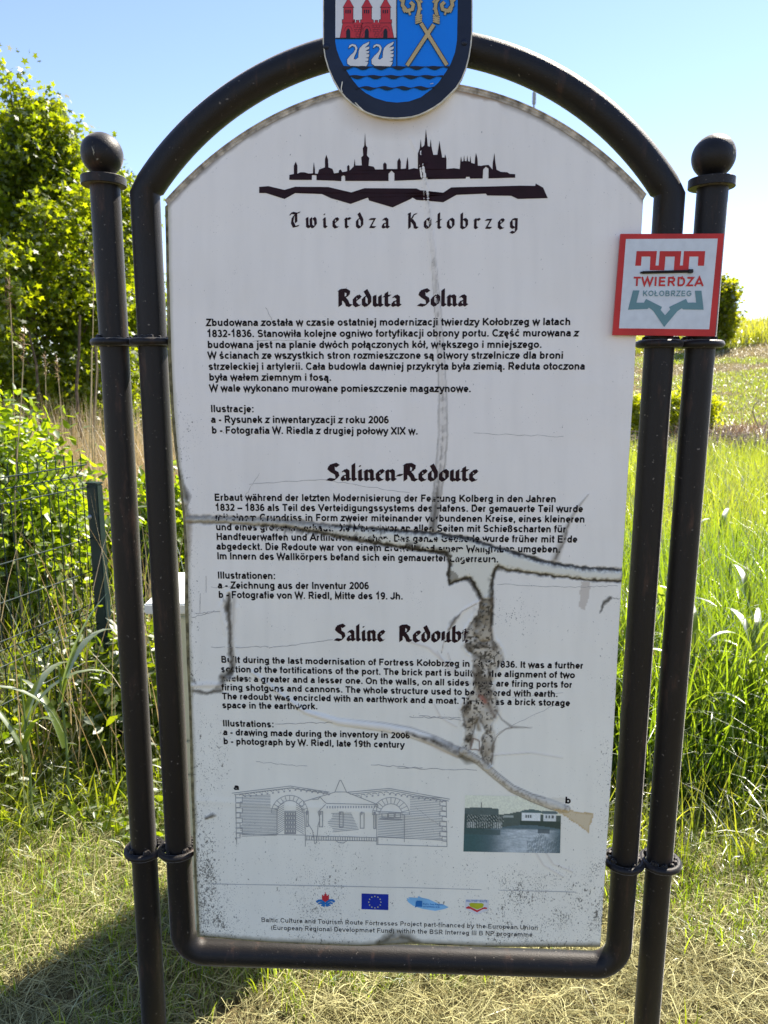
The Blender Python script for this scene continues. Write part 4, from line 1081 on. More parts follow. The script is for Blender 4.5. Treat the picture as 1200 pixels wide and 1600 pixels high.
for i in range(4):
    for j in range(5): x, y = 298 + i * 13, 204 + j * 23; dk.append(poly2([(x, y + 12), (x + 9, y + 12), (x + 9, y + 19), (x, y + 19)], ca))
drape('drawing_shading', dk, M['pale_ink'], 0.0005)['kind'] = 'stuff'
# printed hairline over the logos and hairline cracks
hl = [stroke2([(330, 1381), (450, 1383), (640, 1387), (900, 1394)], .55)]
drape('divider_line', [s for s in hl], M['pale_ink'], 0.0006)
cr = []
def crackline(x0, y0, x1, y1, w=.45, j=1.2, n=14):
    pts = [(x0 + (x1 - x0) * i / n + random.uniform(-j, j) * .3, y0 + (y1 - y0) * i / n + random.uniform(-j, j)) for i in range(n + 1)]
    cr.append(stroke2(pts, w))
for a in ((390, 756, 520, 748, .4, 1.5), (520, 752, 640, 770, .3), (395, 915, 330, 918, .3), (305, 958, 345, 956), (330, 1012, 420, 1010), (420, 1012, 520, 1000, .45, 1), (300, 965, 335, 955), (640, 1120, 720, 1124),
          (430, 1132, 520, 1128), (580, 1195, 660, 1200), (620, 1200, 745, 1203), (720, 1122, 655, 1119), (775, 1146, 880, 1095, .25), (770, 912, 900, 918, .35), (900, 918, 965, 915, .3), (740, 677, 880, 682, .3),
          (395, 533, 480, 531, .3), (480, 1198, 400, 1190, .3), (405, 740, 380, 780, .25), (415, 480, 425, 500, .3), (800, 1090, 880, 1083, .25), (322, 900, 322, 925, .4), (313, 928, 312, 960, .4), (650, 1262, 700, 1300, .2)):
    crackline(*a)
drape('hairline_crack', cr, M['hair'], 0.0004)['kind'] = 'stuff'

# printed photograph (b): colours computed on a fine mesh
def photo_print():
    nu, nv = 130, 78
    s, t = np.meshgrid(np.linspace(0, 1, nu), np.linspace(0, 1, nv))      # t 0 = top
    tl_, tr_, br_, bl_ = (727, 1242), (877, 1245), (875, 1333), (724, 1330)
    px = (tl_[0] * (1 - s) + tr_[0] * s) * (1 - t) + (bl_[0] * (1 - s) + br_[0] * s) * t
    py = (tl_[1] * (1 - s) + tr_[1] * s) * (1 - t) + (bl_[1] * (1 - s) + br_[1] * s) * t
    x = s * 505; y = t * 295
    c = np.ones(s.shape + (3,)) * np.array([.78, .80, .62]); c *= (1 - .12 * t[..., None])
    nz = fbm(x, y, 14, 70, 4); nf = fbm(x, y, 5, 71, 2); nh = fbm(x, y * 5, 30, 72, 3)
    def put(m, cc, a=1.0):
        nonlocal c
        k = np.clip(m * a, 0, 1)[..., None]; c = c * (1 - k) + np.array(cc) * k
    dark = (.035, .075, .075); tealc = (.045, .11, .115)
    hill = 62 + 10 * np.cos((x - 80) / 70 * 1.3) * 0 + np.where(x < 180, np.abs(x - 85) ** 2 / 1100, 1e3)
    put((y > np.minimum(hill, 300)) & (x < 200), (.06, .10, .10), .95)
    far = 98 + 8 * np.sin(x / 60) - 8 * smst((x - 230) / 60)
    put(y > far, (.05, .085, .08), .95)
    put((y > 100) & (y < 112) & (x > 200) & (x < 255), (.35, .4, .36))
    put((x > 298) & (x < 398) & (y > 82) & (y < 132), (.74, .78, .74)); put((x > 412) & (x < 480) & (y > 86) & (y < 128), (.66, .7, .66))
    put((np.abs(x - 350) < 60) & (y > 68 - 0 * x + (x - 350) ** 2 / 300) & (y < 88), (.09, .15, .15)); put((x > 405) & (x < 486) & (y > 76) & (y < 90), (.12, .17, .17))
    for wx in (322, 335, 348, 430, 445, 462): put((np.abs(x - wx) < 4) & (y > 98) & (y < 112), (.1, .12, .12))
    put((y > 128) & (x > 290), (.04, .07, .06))
    put((y > 165 + 14 * np.sin(x / 90 + 1)), (.10, .16, .175))                                 # water
    wl = smst((x - 120) / 150) * smst((520 - x) / 120) * smst((y - 168) / 12)
    put(wl * (0.25 + .9 * nh), (.62, .68, .68), .95)
    put((y > 175) * smst((190 - x) / 150), (.03, .10, .095), .75)
    put((y > 172) & (y < 195) & (x > 385) & (x < 450), (.05, .08, .09), .8)
    crowd = (x > 8) & (x < 205) & (y > 100) & (y < 175); cell = np.sin(x * .55) * np.sin(y * .33 + np.floor(x / 11) * 1.7)
    put(crowd & (y < 145) & (cell > .35), (.42, .45, .40), .75); put(crowd & (y >= 140) & (y < 170) & (np.sin(x * .55) > .25), (.55, .58, .52), .8); put(crowd & (cell < -.4), (.02, .03, .03), .7)
    put((y > 180) & (x < 190) & (y < 205), (.05, .09, .085), .7)
    put((np.abs(x - 85) < 2.6) & (y > 38) & (y < 64), (.05, .05, .06))
    reed = (x > 330) & (y > 215 + 20 * np.sin(x / 17)) ; put(reed & (np.sin(x * .9 + y * .12) > .35), (.06, .10, .11), .75)
    c *= (0.82 + .36 * nf[..., None])
    q = np.array([P(a, b, PO) for a, b in zip(px.ravel(), py.ravel())])
    h = PO + sheet_h_uw(q[:, 0], q[:, 1]) + 0.0006
    # the scar stands proud of the picture
    V_ = np.stack([q[:, 0], -h, q[:, 1]], 1)
    id_ = np.arange(nu * nv).reshape(nv, nu)
    fz = np.stack([id_[:-1, :-1], id_[1:, :-1], id_[1:, 1:], id_[:-1, 1:]], -1).reshape(-1, 4)
    # leave the print out where the scar tore it away
    pxr, pyr = px.ravel(), py.ravel(); ds = seg_n(pxr, pyr, sc_) < 0.95
    cut = inpoly(pxr, pyr, tri) | inpoly(pxr, pyr, [(800, 1234), (885, 1262), (885, 1240), (800, 1238)])
    bad = (ds | cut)[fz].any(1)
    mesh_np('photograph_print', V_, fz[~bad], M['photo'], np.clip(c, 0, 1).reshape(-1, 3), parent=panel)
photo_print()

# sponsor logos
def disc(cx, cy, r, n=12, rx=1.0): return [(cx + r * rx * math.cos(2 * math.pi * i / n), cy + r * math.sin(2 * math.pi * i / n)) for i in range(n)]
c3 = lambda x, y: (480 + x / 4.0, 1380 + y / 4.0)
drape('town_logo', [poly2([(93, 82), (93, 72), (100, 72), (100, 78), (106, 78), (106, 68), (112, 68), (113, 54), (115, 54), (117, 68), (122, 68), (122, 78), (128, 78), (128, 72), (136, 72), (136, 104), (126, 112), (114, 116), (102, 112), (93, 104)], c3)], M['red'], .0007)
drape('town_logo_waves', [stroke2([(58, 118), (72, 108), (90, 108), (104, 118), (113, 132)], 1.7, c3), stroke2([(172, 116), (158, 107), (140, 107), (124, 117), (115, 132)], 1.7, c3),
      stroke2([(70, 128), (85, 122), (100, 130), (110, 144)], 1.3, c3), stroke2([(160, 127), (145, 122), (130, 130), (118, 144)], 1.3, c3), stroke2([(86, 138), (98, 138), (106, 144)], 1.0, c3), stroke2([(146, 137), (134, 138), (126, 144)], 1.0, c3)], M['dblue'], .0008)
sh, adv = text_shapes('KOŁOBRZEG', .04, track=.75); drape('logo_caption', fit(sh, adv, 484, 1422, 533.5, 1423.5, 2.4, .716), M['grey_ink'], .0006)
drape('flag_print', [poly2([(340, 64), (508, 69), (507, 168), (339, 162)], c3)], M['eu_blue'], .0006)
st = []
for k in range(12):
    a = R(k * 30); cx, cy = 423 + 38 * math.sin(a), 117 - 36 * math.cos(a)
    st.append(poly2([(cx + (5.5 if i % 2 == 0 else 2.4) * math.sin(math.pi * i / 5), cy - (5.5 if i % 2 == 0 else 2.4) * math.cos(math.pi * i / 5)) for i in range(10)], c3))
drape('flag_star', st, M['yellow'], .0008)
drape('swoosh_logo', [poly2([(622, 92), (640, 100), (632, 88), (690, 92), (697, 80), (712, 90), (760, 100), (820, 128), (850, 132), (884, 150), (860, 160), (800, 172), (720, 160), (660, 140), (630, 118)], c3)], M['lblue'], .0006)
drape('swoosh_emblem', [poly2([(678, 116), (686, 108), (719, 109), (719, 147), (686, 146), (672, 154), (676, 140)], c3)], M['dblue'], .0008)
sh, adv = text_shapes('Baltic Sea Region', .06); drape('swoosh_caption', fit(sh, adv, 660.5, 1413.3, 692, 1414.5, 2.6, .716), M['dblue'], .0008)
sh, adv = text_shapes('INTERREG III B', .06); drape('swoosh_caption', fit(sh, adv, 661, 1417.5, 687, 1418.5, 2.4, .716), M['dblue'], .0008)
drape('fort_logo', [poly2([(990, 103), (1136, 106), (1132, 168), (1062, 196), (988, 160)], c3)], M['cwhite'], .0006)
drape('fort_logo_star', [poly2([(992, 150), (1010, 142), (1062, 168), (1108, 148), (1124, 152), (1124, 160), (1100, 160), (1062, 181), (1020, 160), (994, 158)], c3)], M['red'], .0008)
drape('fort_logo_field', [poly2([(1010, 128), (1024, 122), (1094, 124), (1104, 130), (1098, 150), (1062, 163), (1020, 146)], c3)], M['lime'], .00095)
sh, adv = text_shapes('BALTFORT ROUTE', .06); drape('fort_logo_caption', fit(sh, adv, 728.5, 1408.8, 761.5, 1409.6, 3.2, .716), M['dblue'], .0008)

# ---- coat of arms on the crown of the arch
cc1 = lambda x, y: (480 + x / 4.2857, y / 4.2857)
CO = 0.042
outer = [(104, -300), (104, 0), (104, 290), (116, 380), (140, 460), (170, 530), (210, 600), (255, 655), (300, 695), (350, 730), (400, 757), (450, 775), (500, 787), (550, 793), (600, 795), (650, 792), (700, 786), (750, 772), (800, 750), (850, 722), (900, 688), (950, 640), (1000, 590), (1040, 525), (1068, 455), (1087, 380), (1100, 300), (1108, 200), (1108, -300), (856, -340), (606, -300), (356, -340)]
def inset(poly, cx, cy, d):
    n = len(poly); out = []
    for i in range(n):
        x0, y0 = poly[i - 1]; x1, y1 = poly[i]; x2, y2 = poly[(i + 1) % n]
        tx, ty = x2 - x0, y2 - y0; l = math.hypot(tx, ty); nx, ny = -ty / l, tx / l
        if (cx - x1) * nx + (cy - y1) * ny < 0: nx, ny = -nx, -ny
        out.append((x1 + nx * d, y1 + ny * d))
    return out
field = [(190, -225), (190, 0), (188, 280), (198, 335), (220, 395), (250, 452), (300, 530), (340, 580), (390, 622), (450, 655), (530, 680), (600, 687), (680, 680), (760, 652), (830, 600), (880, 552), (930, 480), (960, 430), (990, 350), (1003, 270), (1008, 0), (1008, -225)]
crest = None
mb = MB(); extrude_poly(mb, [P(*cc1(x, y), CO) for x, y in outer], CO - 0.010, CO - 0.0002)
crest = mb.build('coat_of_arms', M['crest_rim'], sign)
lay_n = [0]
def cl(name, shapes, mat):
    lay_n[0] += 1
    return drape(name, shapes, M[mat], o=CO + lay_n[0] * 0.00022, flat=True, parent=crest)
pc = lambda pts: poly2(pts, cc1, CO)
sc2 = lambda pts, w: stroke2(pts, w / 4.2857, cc1, CO)
cl('shield_border', [pc(inset(outer, 606, 200, 8))], 'navy')
cl('shield_field', [pc(field)], 'blue')
cl('quarter', [pc([(190, -225), (598, -225), (598, 258), (189, 258)])], 'cwhite')
cas_o, cas_r, cas_d = [], [], []
for cx in (276, 400, 525):
    for g_, dst in ((3, cas_o), (0, cas_r)):
        dst.append(pc([(cx - 36 - g_, 50 + g_), (cx, -10 - 2 * g_), (cx + 36 + g_, 50 + g_)]))
        dst.append(pc([(cx - 30 - g_, 44), (cx + 30 + g_, 44), (cx + 30 + g_, 140), (cx - 30 - g_, 140)]))
        dst.append(pc([(cx - 40 - g_, 134 - g_), (cx + 40 + g_, 134 - g_), (cx + 40 + g_, 156 + g_), (cx - 40 - g_, 156 + g_)]))
        dst.append(pc([(cx - 36 - g_, 156), (cx + 36 + g_, 156), (cx + 54 + g_, 257 + g_), (cx - 56 - g_, 257 + g_)]))
    cas_d.append(pc([(cx - 15, 256), (cx - 15, 212), (cx - 8, 198), (cx, 192), (cx + 8, 198), (cx + 13, 212), (cx + 13, 256)]))
    for dx in (-16, -2, 12): cas_d.append(pc([(cx + dx - 4, 68), (cx + dx + 4, 68), (cx + dx + 4, 92), (cx + dx - 4, 92)]))
    cas_d.append(sc2([(cx - 30, 52), (cx + 30, 52)], 1.6)); cas_d.append(sc2([(cx - 38, 156), (cx + 38, 156)], 1.6))
    cas_d.append(sc2([(cx + 26 * math.cos(R(a)), 212 - 36 * math.sin(R(a))) for a in range(0, 181, 20)], 1.1))
for cx in (338, 463):
    for g_, dst in ((3, cas_o), (0, cas_r)):
        dst.append(pc([(cx - 36 - g_, 156), (cx - 36 - g_, 140 - g_), (cx - 20 + g_, 140 - g_), (cx - 20 + g_, 152), (cx - 8 - g_, 152), (cx - 8 - g_, 138 - g_), (cx + 8 + g_, 138 - g_), (cx + 8 + g_, 152), (cx + 20 - g_, 152), (cx + 20 - g_, 140 - g_), (cx + 36 + g_, 140 - g_), (cx + 36 + g_, 156), (cx + 18, 257), (cx - 18, 257)]))
    for k in range(6):
        y = 170 + k * 15; hw_ = 30 - k * 3; cas_d.append(sc2([(cx - hw_, y), (cx + hw_, y)], 1.0))
        for q in range(3): x = cx - hw_ + 8 + q * 22 + (k % 2) * 9; cas_d.append(sc2([(x, y), (x, y + 15)], 0.9))
cl('castle_outline', cas_o, 'outline'); cl('castle', cas_r, 'red'); cl('castle_detail', cas_d, 'outline')
cl('divider', [sc2([(600, -225), (600, 445)], 3), sc2([(188, 259), (600, 259)], 4)], 'outline')
SW = [(270, 430), (268, 402), (288, 376), (312, 354), (324, 332), (318, 316), (300, 310), (290, 318), (278, 326), (284, 306), (303, 298), (325, 304), (336, 325), (331, 348), (318, 378), (312, 398), (325, 402), (343, 388), (345, 350), (352, 325), (375, 302), (417, 282), (412, 300), (385, 322), (417, 315), (415, 330), (390, 344), (417, 345), (412, 358), (392, 364), (417, 368), (412, 385), (390, 390), (412, 395), (408, 410), (385, 413), (410, 418), (405, 432), (395, 447), (290, 444)]
cl('swan_outline', [pc(inset(SW, 350, 400, -3)) if 0 else sc2(SW + [SW[0]], 3) , sc2([(x + 163, y) for x, y in SW + [SW[0]]], 3)], 'outline')
cl('swan', [pc(SW), pc([(x + 163, y) for x, y in SW])], 'cwhite')
def wave(y, x0, x1, ph):
    xs = np.arange(x0, x1 + 1, 10.0); pts = [(x, y + 4 * math.sin(x / 19.0 + ph)) for x in xs]
    return [stroke2(pts, np.array([(7.5 + 5.5 * math.sin(x / 19.0 * 1.0 + ph * 1.3)) / 4.2857 for x in xs]), cc1, CO)]
cl('wave_line', wave(454, 238, 950, .6) + wave(516, 278, 912, 2.2) + wave(592, 322, 852, 4.0), 'outline')
rods = lambda w: [sc2([(668, 443), (848, 168)], w), sc2([(935, 440), (762, 160)], w)]
def heads(w):
    r_ = [(748, 150), (742, 105), (752, 62), (748, 20), (722, -18), (682, -32), (645, -8), (638, 40), (668, 78), (704, 66), (710, 36), (690, 18)]
    o_ = [sc2(r_, w), sc2([(1610 - x, y) for x, y in r_], w)]
    for k in ((655, 88, 640, 60), (690, 105, 680, 78), (640, 20, 620, 0), (768, 62, 745, 70), (770, 20, 745, 0)):
        o_.append(sc2([(k[0], k[1]), (k[2], k[3])], w * .6)); o_.append(sc2([(1610 - k[0], k[1]), (1610 - k[2], k[3])], w * .6))
    return o_
knots = lambda w: [sc2([(724, 118 + k * 14), (768, 104 + k * 14)], w) for k in range(4)] + [sc2([(886, 118 + k * 14), (842, 104 + k * 14)], w) for k in range(4)]
cl('crosier_outline', rods(16) + heads(15) + knots(9), 'outline'); cl('crosier', rods(12) + heads(11) + knots(5.5), 'tan')
# scratches and screw heads on the border
for cx, cy in ((128, 310), (1052, 285)):
    u, w = P(*cc1(cx, cy), CO); mb = MB()
    mb.lathe([(0.0001, 0.0028), (0.003, 0.0026), (0.0052, 0.0012), (0.006, 0)], 0, 0, 0, 16)
    mb.v = [(u + x, -(CO + 0.0004) - z, w + y) for x, y, z in mb.v]
    mb.build('screw_head', M['navy'], crest, smooth=True)
for q_ in (sc2([(236, 550), (228, 600), (236, 620)], 3), sc2([(322, 690), (345, 715), (375, 742)], 3.5), sc2([(822, 567), (845, 562)], 2)): cl('scratch', [q_], 'crest_rim')
# bracket behind the crest
mb = MB(); uc, wc = P(605, 75, 0)
mb.box(uc - 0.09, uc + 0.09, -(CO - 0.0105), -0.027, wc - 0.018, wc + 0.018)
mb.build('crest_bracket', M['pipe'], sign)

# ------------------------------------------------------------------ red bordered trail plaque tied to the frame
plq = empty('trail_plaque', tuple(O0), SIGN_YAW)
tag(plq, 'small square white plaque with red border cable-tied over the right frame pipes', 'plaque')
c4 = lambda x, y: (930 + x / 4.4444, 200 + y / 4.4444)
QO = 0.0455
mb = MB(); extrude_poly(mb, [P(*c4(x, y), QO) for x, y in [(178, 735), (895, 733), (832, 1446), (122, 1438)]], QO - 0.006, QO)
plate = mb.build('plate', M['sred'], plq)
ql = [0]
def pl4(name, shapes, mat):
    ql[0] += 1
    return drape(name, shapes, M[mat], o=QO + ql[0] * 0.0003, flat=True, parent=plate)
p4 = lambda pts: poly2(pts, c4, QO)
pl4('white_field', [p4([(213, 771), (851, 768), (791, 1398), (165, 1391)])], 'swhite')
pl4('battlement_emblem', [p4([(287, 855), (428, 855), (418, 955), (440, 955), (448, 855), (597, 855), (588, 955), (608, 955), (616, 855), (763, 855), (755, 957), (712, 957), (716, 893), (654, 893), (647, 988), (545, 988), (552, 893), (487, 893), (480, 988), (378, 988), (383, 893), (322, 893), (317, 957), (277, 957)])], 'sred')
pl4('bastion_emblem', [p4([(262, 1128), (307, 1128), (285, 1213), (338, 1213), (352, 1187), (463, 1243), (453, 1263), (484, 1300), (520, 1260), (512, 1243), (630, 1187), (642, 1213), (700, 1213), (692, 1130), (737, 1130), (752, 1262), (610, 1260), (600, 1252), (570, 1272), (478, 1382), (402, 1270), (372, 1248), (362, 1257), (227, 1262)])], 'teal')
def ptext(name, txt, x0, y0, x1, y1, capu, mat, hw):
    sh, adv = text_shapes(txt, hw, track=.06)
    a, b = c4(x0, y0), c4(x1, y1)
    f_ = fit(sh, adv, a[0], a[1], b[0], b[1], capu / 4.4444, .716, o=QO, trim=(.08, .05))
    pl4(name, f_, mat)
ptext('lettering', 'TWIERDZA', 268, 1097, 745, 1099, 63, 'sred', .072)
ptext('lettering', 'KOŁOBRZEG', 330, 1168, 665, 1169, 39, 'teal', .06)
mb = MB(); a = L(*c4(328, 1003), QO + .003); b = L(*c4(676, 994), QO + .003)
va, vb = Vector(a), Vector(b)
mb.tube([va, vb], 0.0026, 8)
mb.tube([va + (va - vb).normalized() * .002, va + (va - vb).normalized() * .003 + Vector((0, .07, 0))], 0.002, 6)
mb.tube([vb, vb + Vector((.0, .07, 0))], 0.002, 6)
hd = vb - (vb - va).normalized() * .004
mb.box(hd.x - .004, hd.x + .004, hd.y - .003, hd.y + .003, hd.z - .0035, hd.z + .0035)
mb.tube([va + Vector((-.002, .075, 0)), vb + Vector((.002, .075, 0))], 0.002, 6)
mb.build('cable_tie', M['tie'], plq)

# ------------------------------------------------------------------ cabinet behind the sign
cab = empty('utility_cabinet', (-0.408, 2.07, 0))
tag(cab, 'white utility cabinet with shade painted green-grey on its faces, standing behind the left edge of the information board', 'cabinet')
x0, x1, y0, y1 = -0.225, 0.215, -0.14, 0.15
mb = MB(); mb.box(x0, x1, y0, y1, -0.05, 0.222, bev=0.004); mb.build('plinth', M['cab'], cab)
mb = MB(); mb.box(x0 + .004, x1 - .004, y0 + .006, y1, 0.226, 1.02, bev=0.004); cb = mb.build('body', M['cab'], cab)
for z0, z1 in ((0.23, 0.545), (0.552, 0.648), (0.655, 1.012)):
    mb = MB(); mb.box(x0 + .024, x1 - .024, y0 - .004, y0 + .0055, z0, z1, bev=0.003); mb.build('door_panel', M['cab'], cab)
for xx in (x0 + .006, x1 - .018):
    mb = MB(); mb.box(xx, xx + .012, y0 - .001, y0 + .005, 0.23, 1.012, bev=.002); mb.build('corner_trim', M['cab'], cab)
mb = MB(); mb.box(x0 - .012, x1 + .012, y0 - .02, y1 + .02, 1.026, 1.056, bev=0.004); mb.build('lid', M['cab_white'], cab)
mb = MB(); mb.lathe([(0.0001, .012), (.011, .012), (.012, 0)], 0, 0, 0, 16); mb.v = [(.16 + x, y0 - .004 - z, .8 + y) for x, y, z in mb.v]; mb.build('lock', M['bolt'], cab)

# ------------------------------------------------------------------ welded mesh fence on the left
pb = np.array([-1.285, 3.25]); fd = np.array([math.sin(R(18.6)), math.cos(R(18.6))])
fence = empty('mesh_fence', (pb[0], pb[1], 0), -R(18.6))
tag(fence, 'dark green welded wire mesh fence with one square post at the left', 'fence')
# local frame: +Y runs along the fence away from the viewer
mb = MB(); mb.box(-.03, .03, -.02, .02, -.1, 1.19, bev=.004); po = mb.build('post', M['post'], fence)
mb = MB(); mb.box(-.0315, .0315, -.0215, .0215, 1.191, 1.2, bev=.002); mb.build('post_cap', M['post'], po)
mb = MB(); mb.lathe([(0.0001, .012), (.008, .009), (.012, 0)], 0, 0, 0, 12); mb.v = [(-.018 + x * .8, -.0205 - z, 1.045 + y) for x, y, z in mb.v]; mb.build('bolt', M['bolt'], po, smooth=True)
def vwire():
    mb = MB(); pts = []
    for z in (0.0, .15, .20, .25, .55, .60, .65, .95, .975, 1.0, 1.12, 1.20, 1.23, 1.26, 1.33):
        b_ = {.20: .03, .60: .03, 1.23: .03}.get(z, 0); pts.append((-.02 - b_, 0, z))
    mb.tube(pts, .0024, 6); return mb
vm = None
for k in range(24):
    if vm is None:
        o = vwire().build('vertical_wire', M['fence'], fence); vm = o
    else:
        o = vm.copy(); COL.objects.link(o)
    o.location = (0, -.05 - .05 * k, 0)
hw0 = None
for z, xo in ((.03, 0), (.15, 0), (.20, .03), (.25, 0), (.40, 0), (.55, 0), (.60, .03), (.65, 0), (.80, 0), (.95, 0), (1.18, 0), (1.23, .03), (1.28, 0)):
    if hw0 is None:
        mb = MB(); mb.tube([(-.0165, -.02, 0), (-.0165, -1.25, 0)], .0028, 6); hw0 = o = mb.build('horizontal_wire', M['fence'], fence)
    else:
        o = hw0.copy(); COL.objects.link(o)
    o.location = (-xo, 0, z)
# second, shorter post with a raking brace farther along
q = GP(214, 1060); fp = empty('braced_fence_post', (AT(223, 829, 4.3)[0], 4.3, 0), -R(18.6))
tag(fp, 'short green fence post with slanting brace seen between the two left pipes', 'fence post')
zt = float(AT(223, 829, 4.3)[2])
mb = MB(); mb.box(-.028, .028, -.028, .028, -.1, zt, bev=.004); mb.build('post', M['post'], fp)
mb = MB(); mb.box(-.032, .032, -.032, .032, zt + .0005, zt + .008, bev=.002); mb.build('post_cap', M['post'], fp)
fl = Matrix.Rotation(R(18.6), 3, 'Z')
lw = lambda px, py, yy: fl @ (Vector(AT(px, py, yy)) - Vector(fp.location))
mb = MB(); mb.tube([lw(262, 770, 4.1), lw(206, 1075, 3.9)], .021, 4); mb.build('brace', M['post'], fp)
mb = MB(); mb.tube([lw(233, 780, 4.5), lw(222, 850, 4.45)], .02, 6); mb.build('brace', M['post'], fp)
mb = MB(); mb.tube([(-1.1, -.05, zt - .02), (.0, -.02, zt + .0)], .006, 6); mb.build('rail', M['bolt'], fp)

# ------------------------------------------------------------------ vegetation generators
def unit(a): return a / (np.linalg.norm(a, axis=-1, keepdims=True) + 1e-9)
def jitter_col(n, c0, c1, rg, v=.25):
    t = rg.random((n, 1)); c = np.array(c0) * (1 - t) + np.array(c1) * t
    return c * (1 - v / 2 + v * rg.random((n, 1)))

def blades(name, pos, hgt_, wid, rg, c0, c1, mat, lean=.25, bend_=.6, segs=4, parent=None, az=None, link_=True, tipc=None, wilt=0.0):
    n = len(pos)
    az = rg.random(n) * 2 * math.pi if az is None else az
    d = np.stack([np.cos(az), np.sin(az), np.zeros(n)], 1)
    tw = rg.normal(0, .7, n) ; sd = np.stack([-np.sin(az + tw), np.cos(az + tw), np.zeros(n)], 1)
    ln = np.abs(rg.normal(0, lean, n)) ; bd = np.abs(rg.normal(0, bend_, n))
    s = np.linspace(0, 1, segs + 1)
    V_ = np.zeros((n, segs + 1, 2, 3)); p = pos.copy()
    ang = ln.copy()
    for i in range(segs + 1):
        if i > 0:
            ang = ln + bd * (s[i] ** 1.5) * 1.6
            stp = hgt_ / segs
            p = p + (d * np.sin(ang)[:, None] + np.array([0, 0, 1]) * np.cos(ang)[:, None]) * stp[:, None]
        ww = wid * (1.0 - s[i] ** 2.2 * .96) * (0.65 + .7 * min(1, s[i] * 3) * .5)
        V_[:, i, 0] = p - sd * ww[:, None] / 2; V_[:, i, 1] = p + sd * ww[:, None] / 2
    base = np.arange(n)[:, None] * (segs + 1) * 2
    fs = []
    for i in range(segs):
        a = base + i * 2; fs.append(np.concatenate([a, a + 1, a + 3, a + 2], 1))
    F_ = np.stack(fs, 1).reshape(-1, 4)
    c = jitter_col(n, c0, c1, rg)
    C = np.repeat(c, (segs + 1) * 2, 0)
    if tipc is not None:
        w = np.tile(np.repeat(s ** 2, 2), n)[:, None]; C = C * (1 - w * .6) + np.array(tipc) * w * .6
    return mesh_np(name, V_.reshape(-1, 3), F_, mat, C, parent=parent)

LOBE = []
for i in range(10):
    a = math.pi * (i / 10 * 2) + math.pi / 2
    r = .55 if i % 2 == 0 else .27
    if i == 5: r = .18
    LOBE.append((r * math.cos(a), r * math.sin(a) + .05))
LOBE = np.array(LOBE)
OV = np.array([(0, -.5), (.24, -.18), (.2, .18), (0, .55), (-.2, .18), (-.24, -.18)])
def leaves(name, pos, size, rg, c0, c1, mat, shape='lobe', up=.75, spread=.8, parent=None, dirs=None, cvar=.35):
    n = len(pos)
    nr = unit(rg.normal(0, 1, (n, 3)) * spread + np.array([0, 0, up]))
    tv = rg.normal(0, 1, (n, 3)) if dirs is None else dirs + rg.normal(0, .35, (n, 3))
    tv = unit(tv - nr * (tv * nr).sum(1, keepdims=True)); bv = np.cross(nr, tv)
    T_ = LOBE if shape == 'lobe' else OV
    k = len(T_)
    V_ = pos[:, None] + (bv[:, None] * T_[None, :, 0, None] + tv[:, None] * T_[None, :, 1, None]) * size[:, None, None]
    if shape != 'lobe':
        V_[:, [1, 2, 4, 5]] += nr[:, None] * size[:, None, None] * .07
        b = np.arange(n)[:, None] * k
        F_ = np.concatenate([b + np.array([0, 1, 2, 3]), b + np.array([0, 3, 4, 5])], 0)
    else:
        V_[:, ::2] -= nr[:, None] * size[:, None, None] * .06
        F_ = np.arange(n * k).reshape(n, k)
    C = np.repeat(jitter_col(n, c0, c1, rg, cvar), k, 0)
    return mesh_np(name, V_.reshape(-1, 3), F_, mat, C, parent=parent)

def branchy(h, nb, rg, spread=.55, up=.9, low=.18, droop=0.0, lean=0.05):
    """returns trunk points and limb polylines"""
    tr = [Vector((0, 0, 0))]
    for i in range(1, 9):
        tr.append(Vector((rg.normal(0, lean) * i / 8 * h * .2, rg.normal(0, lean) * i / 8 * h * .2, h * .92 * i / 8)))
    limbs = []
    for b in range(nb):
        t = low + (0.95 - low) * (b / nb) ** .9; i = t * 8; k = min(7, int(i)); st = tr[k].lerp(tr[k + 1], i - k)
        az = b * 2.4 + rg.normal(0, .4); ln = h * spread * (1 - .62 * t) * rg.uniform(.75, 1.2) * (0.6 if t < .3 else 1)
        pts = [st]; el = rg.uniform(.35, .8) * up + t * .45
        for s in range(1, 7):
            e2 = el + s * .06 - droop * s
            pts.append(pts[-1] + Vector((math.cos(az) * math.cos(e2), math.sin(az) * math.cos(e2), math.sin(e2))) * ln / 6)
            az += rg.normal(0, .13)
        limbs.append(pts)
    return tr, limbs

